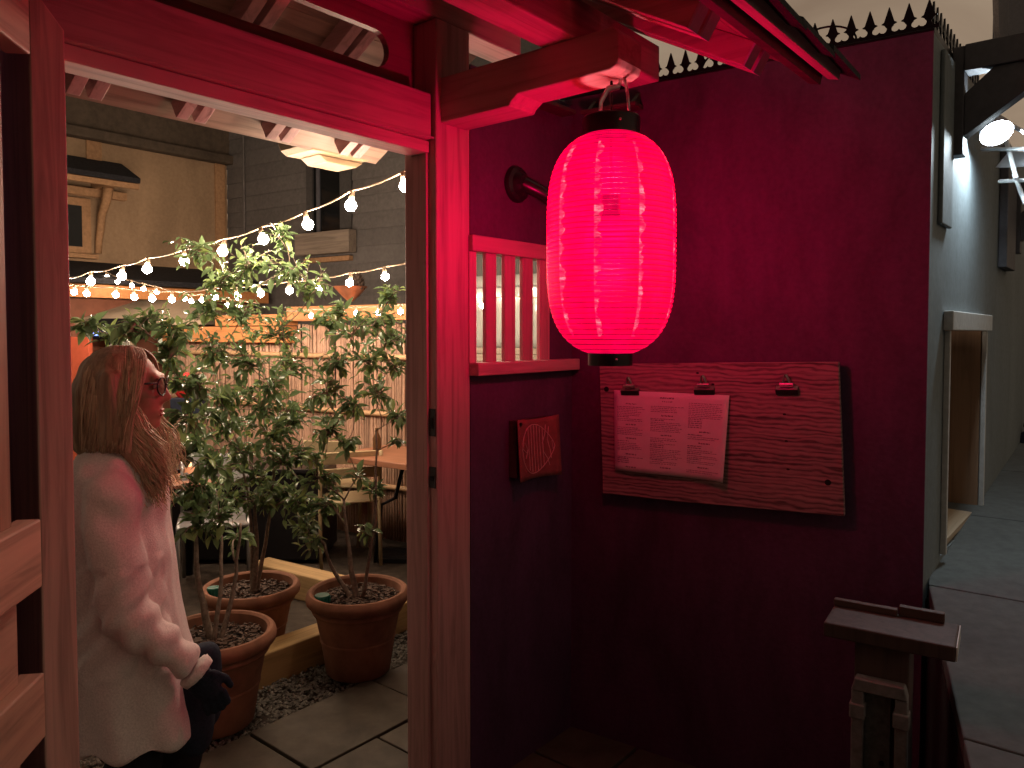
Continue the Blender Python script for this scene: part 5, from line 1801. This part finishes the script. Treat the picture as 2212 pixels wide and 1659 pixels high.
ring_loft(b, [(0.040, 0, 0.515, 0.165, 0.190), (0.03, 0, 0.60, 0.155, 0.188), (0.012, 0, 0.75, 0.140, 0.182), (0.0, 0, 0.90, 0.130, 0.176), (-0.012, 0, 1.05, 0.126, 0.176),
              (-0.020, 0, 1.17, 0.118, 0.174), (-0.022, 0, 1.235, 0.106, 0.155), (-0.020, 0, 1.272, 0.096, 0.118), (-0.014, 0, 1.30, 0.072, 0.078), (-0.012, 0, 1.318, 0.066, 0.068)])
for S_, L_, W_ in ((SHR, ELR, WRR), (SHL, ELL, WRL)):
    b.caps(S_ + Vector((0, 0, -0.01)), L_, 0.068, 0.062, 18)
    b.caps(L_, W_, 0.062, 0.046, 18)


def fold(p):
    q = p - WO
    a, bb, z = q.dot(WF), q.dot(WS), q.z
    f = 0.011 * noise.noise(Vector((a * 13, bb * 13, z * 1.6)))
    f += 0.005 * noise.noise(Vector((a * 22, bb * 22, z * 6 + 4)))
    # drag lines from shoulder and bunching at the elbow and cuff
    f += 0.010 * math.sin(26 * (z + 1.4 * a) + 5 * noise.noise(p * 5)) * max(0, 1 - abs(z - 1.12) / 0.14) * (1 if bb > 0 else 0.4)
    if bb > 0.08 and z < 1.02 and z > 0.72:
        f += 0.0065 * math.sin(85 * (a - 0.6 * z) + 3 * noise.noise(p * 8))
    if z < 0.75:
        f += 0.010 * math.sin(9 * math.atan2(bb, a) + 2 * noise.noise(p * 4)) * (0.75 - z) / 0.25
    return f


jk = remeshed('jacket', b, 0.0095, 4, M_fleece, fold)
b = MB(); b.tube([H_(-0.012 + 0.074 * math.cos(t), 0.078 * math.sin(t), 1.312 + 0.010 * math.cos(t)) for t in [k * 2 * math.pi / 20 for k in range(21)]], 0.016, 10)
remeshed('collar', b, 0.008, 2, M_fleece)
b = MB()
fd2 = (WRR - ELR).normalized()
b.tube([WRR + fd2 * 0.035, WRR + fd2 * 0.06], [0.049, 0.045], 18)
remeshed('cuff', b, 0.008, 2, M_fleece, lambda p: 0.003 * noise.noise(p * 40))


def hand(W_, fdir, side, nm):
    """loosely closed gloved hand: palm, four curled fingers, thumb"""
    b = MB()
    fdir = fdir.normalized()
    up = Vector((0, 0, 1)); up = (up - fdir * up.dot(fdir)).normalized()
    sd2 = fdir.cross(up) * side
    pc = W_ + fdir * 0.055
    b.ell(pc, fdir * 0.048, up * 0.040, sd2 * 0.017, 14, 10)
    for i in range(4):
        base = pc + fdir * 0.040 + up * (0.028 - i * 0.019)
        l = (0.036, 0.041, 0.038, 0.030)[i]
        k1 = base + fdir * l * 0.8 - sd2 * 0.010 - up * 0.012
        k2 = k1 - sd2 * 0.024 - up * 0.010
        k3 = k2 - fdir * 0.020 - sd2 * 0.006
        b.caps(base, k1, 0.0105, 0.010, 8); b.caps(k1, k2, 0.010, 0.009, 8); b.caps(k2, k3, 0.009, 0.008, 8)
    tb0 = pc + up * 0.034 - fdir * 0.012
    tb1 = tb0 + fdir * 0.030 + up * 0.010 - sd2 * 0.018
    tb2 = tb1 + fdir * 0.024 - sd2 * 0.010 - up * 0.006
    b.caps(tb0, tb1, 0.013, 0.011, 8); b.caps(tb1, tb2, 0.011, 0.009, 8)
    return remeshed(nm, b, 0.0045, 2, M_glove)


hand(WRR + fd2 * 0.035, (WF * 0.55 + Vector((0, 0, -0.8)) + WS * 0.1), 1, 'gloved_hand')
hand(WRL + (WRL - ELL).normalized() * 0.035, (WF * 0.7 + Vector((0, 0, -0.6))), -1, 'gloved_hand')
# navy bag hanging at her far side, dark shape in front of her thigh
b = MB(); b.caps(H_(0.185, 0.05, 0.66), H_(0.175, 0.05, 0.50), 0.046, 0.056, 16); b.caps(H_(0.185, -0.08, 0.66), H_(0.175, -0.08, 0.50), 0.046, 0.056, 16); b.caps(H_(0.18, 0.05, 0.58), H_(0.18, -0.08, 0.58), 0.05, 0.05, 16)
remeshed('shoulder_bag', b, 0.012, 3, M_glove, lambda p: 0.006 * noise.noise(p * 20))

# hair: cap plus combed strands
M_hair, n, bb_ = new_mat('dark blonde hair')
hv = noise_n(n, coords(n, (30, 30, 3)), 2.0, 4, 0.6)
geo = n.nodes.new('ShaderNodeNewGeometry')
ad = n.nodes.new('ShaderNodeMath'); ad.operation = 'ADD'; n.links.new(hv, ad.inputs[0])
ms_ = n.nodes.new('ShaderNodeMath'); ms_.operation = 'MULTIPLY'; ms_.inputs[1].default_value = 0.45
n.links.new(geo.outputs['Random Per Island'], ms_.inputs[0]); n.links.new(ms_.outputs['Value'], ad.inputs[1])
n.links.new(ramp(n, ad.outputs['Value'], [(0.35, (0.22, 0.15, 0.09)), (0.65, (0.42, 0.31, 0.19)), (0.95, (0.66, 0.53, 0.35))]), bb_.inputs['Base Color'])
bb_.inputs['Roughness'].default_value = 0.42
bump(n, bb_, noise_n(n, coords(n, (110, 110, 5)), 1.5, 3), 0.9, 0.004)
M_blonde, n, bb_ = new_mat('pale blonde ends')
geo = n.nodes.new('ShaderNodeNewGeometry')
n.links.new(ramp(n, geo.outputs['Random Per Island'], [(0.0, (0.46, 0.35, 0.20)), (0.5, (0.66, 0.53, 0.33)), (1.0, (0.80, 0.69, 0.48))]), bb_.inputs['Base Color'])
bb_.inputs['Roughness'].default_value = 0.45
b = MB()
b.ell(hd_(-0.026, 0, 0.032), WF * 0.095, WS * 0.082, Vector((0, 0, 0.090)), 24, 16)
b.caps(hd_(-0.075, 0.0, 0.0), hd_(-0.085, 0.0, -0.13), 0.065, 0.058, 16)
b.caps(hd_(-0.022, 0.066, 0.03), hd_(-0.010, 0.078, -0.12), 0.036, 0.040, 14)
b.caps(hd_(-0.03, -0.066, 0.02), hd_(-0.025, -0.080, -0.12), 0.038, 0.042, 14)
b.caps(hd_(0.0, 0.085, -0.10), hd_(0.055, 0.085, -0.185), 0.036, 0.030, 14)
b.caps(hd_(0.055, 0.085, -0.17), hd_(0.075, 0.07, -0.24), 0.030, 0.018, 14)
hair = remeshed('hair', b, 0.0075, 3, M_hair, lambda p: 0.005 * noise.noise(Vector((p.x * 45, p.y * 45, p.z * 6))))
rh = random.Random(5)
st = MB()
for i in range(1900):
    s_ = 1 if rh.random() < 0.68 else -1
    ph = rh.uniform(-0.35, 1.0)                      # from brow side to the nape
    a0 = 0.062 - 0.125 * max(0, ph) + rh.uniform(-0.012, 0.012)
    tq = rh.uniform(0.0, 0.03)
    p0 = Vector((a0 * 0.75 - 0.012, s_ * rh.uniform(0.004, 0.02), 0.122 - 0.25 * max(0.0, a0 - 0.03) - 1.4 * max(0, -a0 - 0.02) ** 1.3))
    back = max(0.0, min(1.0, (0.04 - a0) / 0.15))
    p1 = Vector((a0 * 0.9 - 0.03 * back + 0.018 * (1 - back), s_ * (0.078 + 0.018 * rh.random()), 0.062))
    p2 = Vector((0.028 - 0.148 * back, s_ * (0.092 * (1 - 0.55 * back) + 0.012 * rh.random()), -0.035))
    p3 = Vector((0.022 - 0.150 * back + rh.uniform(-0.012, 0.012), s_ * (0.112 * (1 - 0.5 * back) + 0.016 * rh.random()), -0.135 - 0.02 * rh.random()))
    P4 = [p0, p1, p2, p3]
    pts = []
    for k in range(11):
        t = k / 10
        q = ((1 - t) ** 3) * P4[0] + 3 * (1 - t) ** 2 * t * P4[1] * 1.12 + 3 * (1 - t) * t * t * P4[2] * 1.10 + t ** 3 * P4[3]
        wv = 0.004 * math.sin(t * 9 + i) * t
        pts.append(hd_(q.x + wv, q.y + 0.003 * math.sin(t * 7 + i * 2) * t, q.z))
    w = rh.uniform(0.0009, 0.0020)
    st.tube(pts, [w * (0.6 + 0.6 * math.sin(math.pi * min(1, k / 9))) for k in range(11)], 4, cap=False)
o = obj('hair_strands', st, M_hair, wm, smooth=True, recalc=False); o['kind'] = 'stuff'
st = MB()
for i in range(700):
    s_ = 1 if i < 600 else -1
    a0 = rh.uniform(-0.010, 0.036); z0 = rh.uniform(-0.08, -0.02)
    b0 = 0.088 + rh.uniform(-0.008, 0.014)
    L_ = rh.uniform(0.14, 0.235)
    ph = rh.uniform(0, 1.6); am = rh.uniform(0.008, 0.017)
    sp = rh.uniform(-0.030, 0.034)
    pts = []
    for k in range(15):
        t = k / 14
        aa = a0 + 0.085 * t ** 0.9 + sp * t + am * math.sin(ph + t * 11) * t
        bb2 = b0 + 0.012 * t + am * math.cos(ph * 2 + t * 10) * t
        zz = z0 - L_ * t
        ws = H_(0.012 + aa, 0, 0)
        pts.append(hd_(aa, s_ * bb2, zz))
    w = rh.uniform(0.0010, 0.0021)
    st.tube(pts, [w * (1.0 - 0.55 * k / 14) for k in range(15)], 4, cap=False)
o = obj('blonde_lock', st, M_blonde, wm, smooth=True, recalc=False); o['kind'] = 'stuff'
# glasses
gl = MB()
for s_ in (1, -1):
    c = hd_(0.097, 0.033 * s_, 0.012)
    pts = [c + WS * (0.029 * math.cos(t)) * (1) + Vector((0, 0, 0.024 * math.sin(t))) - WF * 0.008 * abs(math.cos(t)) * (1 if (math.cos(t) * s_) > 0 else 0) for t in [k * 2 * math.pi / 20 for k in range(21)]]
    gl.tube(pts, 0.0024, 6, cap=False)
    gl.tube([hd_(0.090, 0.062 * s_, 0.022), hd_(0.03, 0.076 * s_, 0.022), hd_(-0.02, 0.078 * s_, 0.014)], 0.0026, 6)
gl.tube([hd_(0.100, -0.006, 0.016), hd_(0.100, 0.006, 0.016)], 0.002, 6)
gf = obj('glasses', gl, M_blackplastic, wm, smooth=True)
M_lens, n, bb_ = new_mat('smoked lens')
bb_.inputs['Base Color'].default_value = (0.10, 0.06, 0.06, 1); bb_.inputs['Roughness'].default_value = 0.05
bb_.inputs['Alpha'].default_value = 0.45
for s_ in (1, -1):
    c = hd_(0.097, 0.033 * s_, 0.012)
    g = MB(); vs = [c] + [c + WS * 0.028 * math.cos(t) + Vector((0, 0, 0.023 * math.sin(t))) - WF * 0.008 * (abs(math.cos(t)) if math.cos(t) * s_ > 0 else 0) for t in [k * 2 * math.pi / 20 for k in range(20)]]
    g.add(vs, [(0, 1 + k, 1 + (k + 1) % 20) for k in range(20)]); obj('lens', g, M_lens, gf, smooth=True)
M_eye = rough_mat('eye', (0.55, 0.5, 0.46), 60, 0.1, 0.2, 0.0)
M_lip = rough_mat('lip', (0.42, 0.12, 0.11), 60, 0.1, 0.4, 0.0)
for s_ in (1, -1):
    g = MB(); g.ell(hd_(0.079, 0.032 * s_, 0.012), WF * 0.008, WS * 0.013, Vector((0, 0, 0.0065)), 12, 8); e_ = obj('eye', g, M_eye, wm, smooth=True)
    g = MB(); g.ell(hd_(0.0855, 0.033 * s_, 0.012), WF * 0.002, WS * 0.005, Vector((0, 0, 0.005)), 10, 6); obj('iris', g, M_black, e_, smooth=True)
for dz in (-0.055, -0.066):
    g = MB(); g.caps(hd_(0.0862, 0.014, dz), hd_(0.0862, -0.014, dz), 0.0042, 0.0042, 8); obj('lip', g, M_lip, wm, smooth=True)
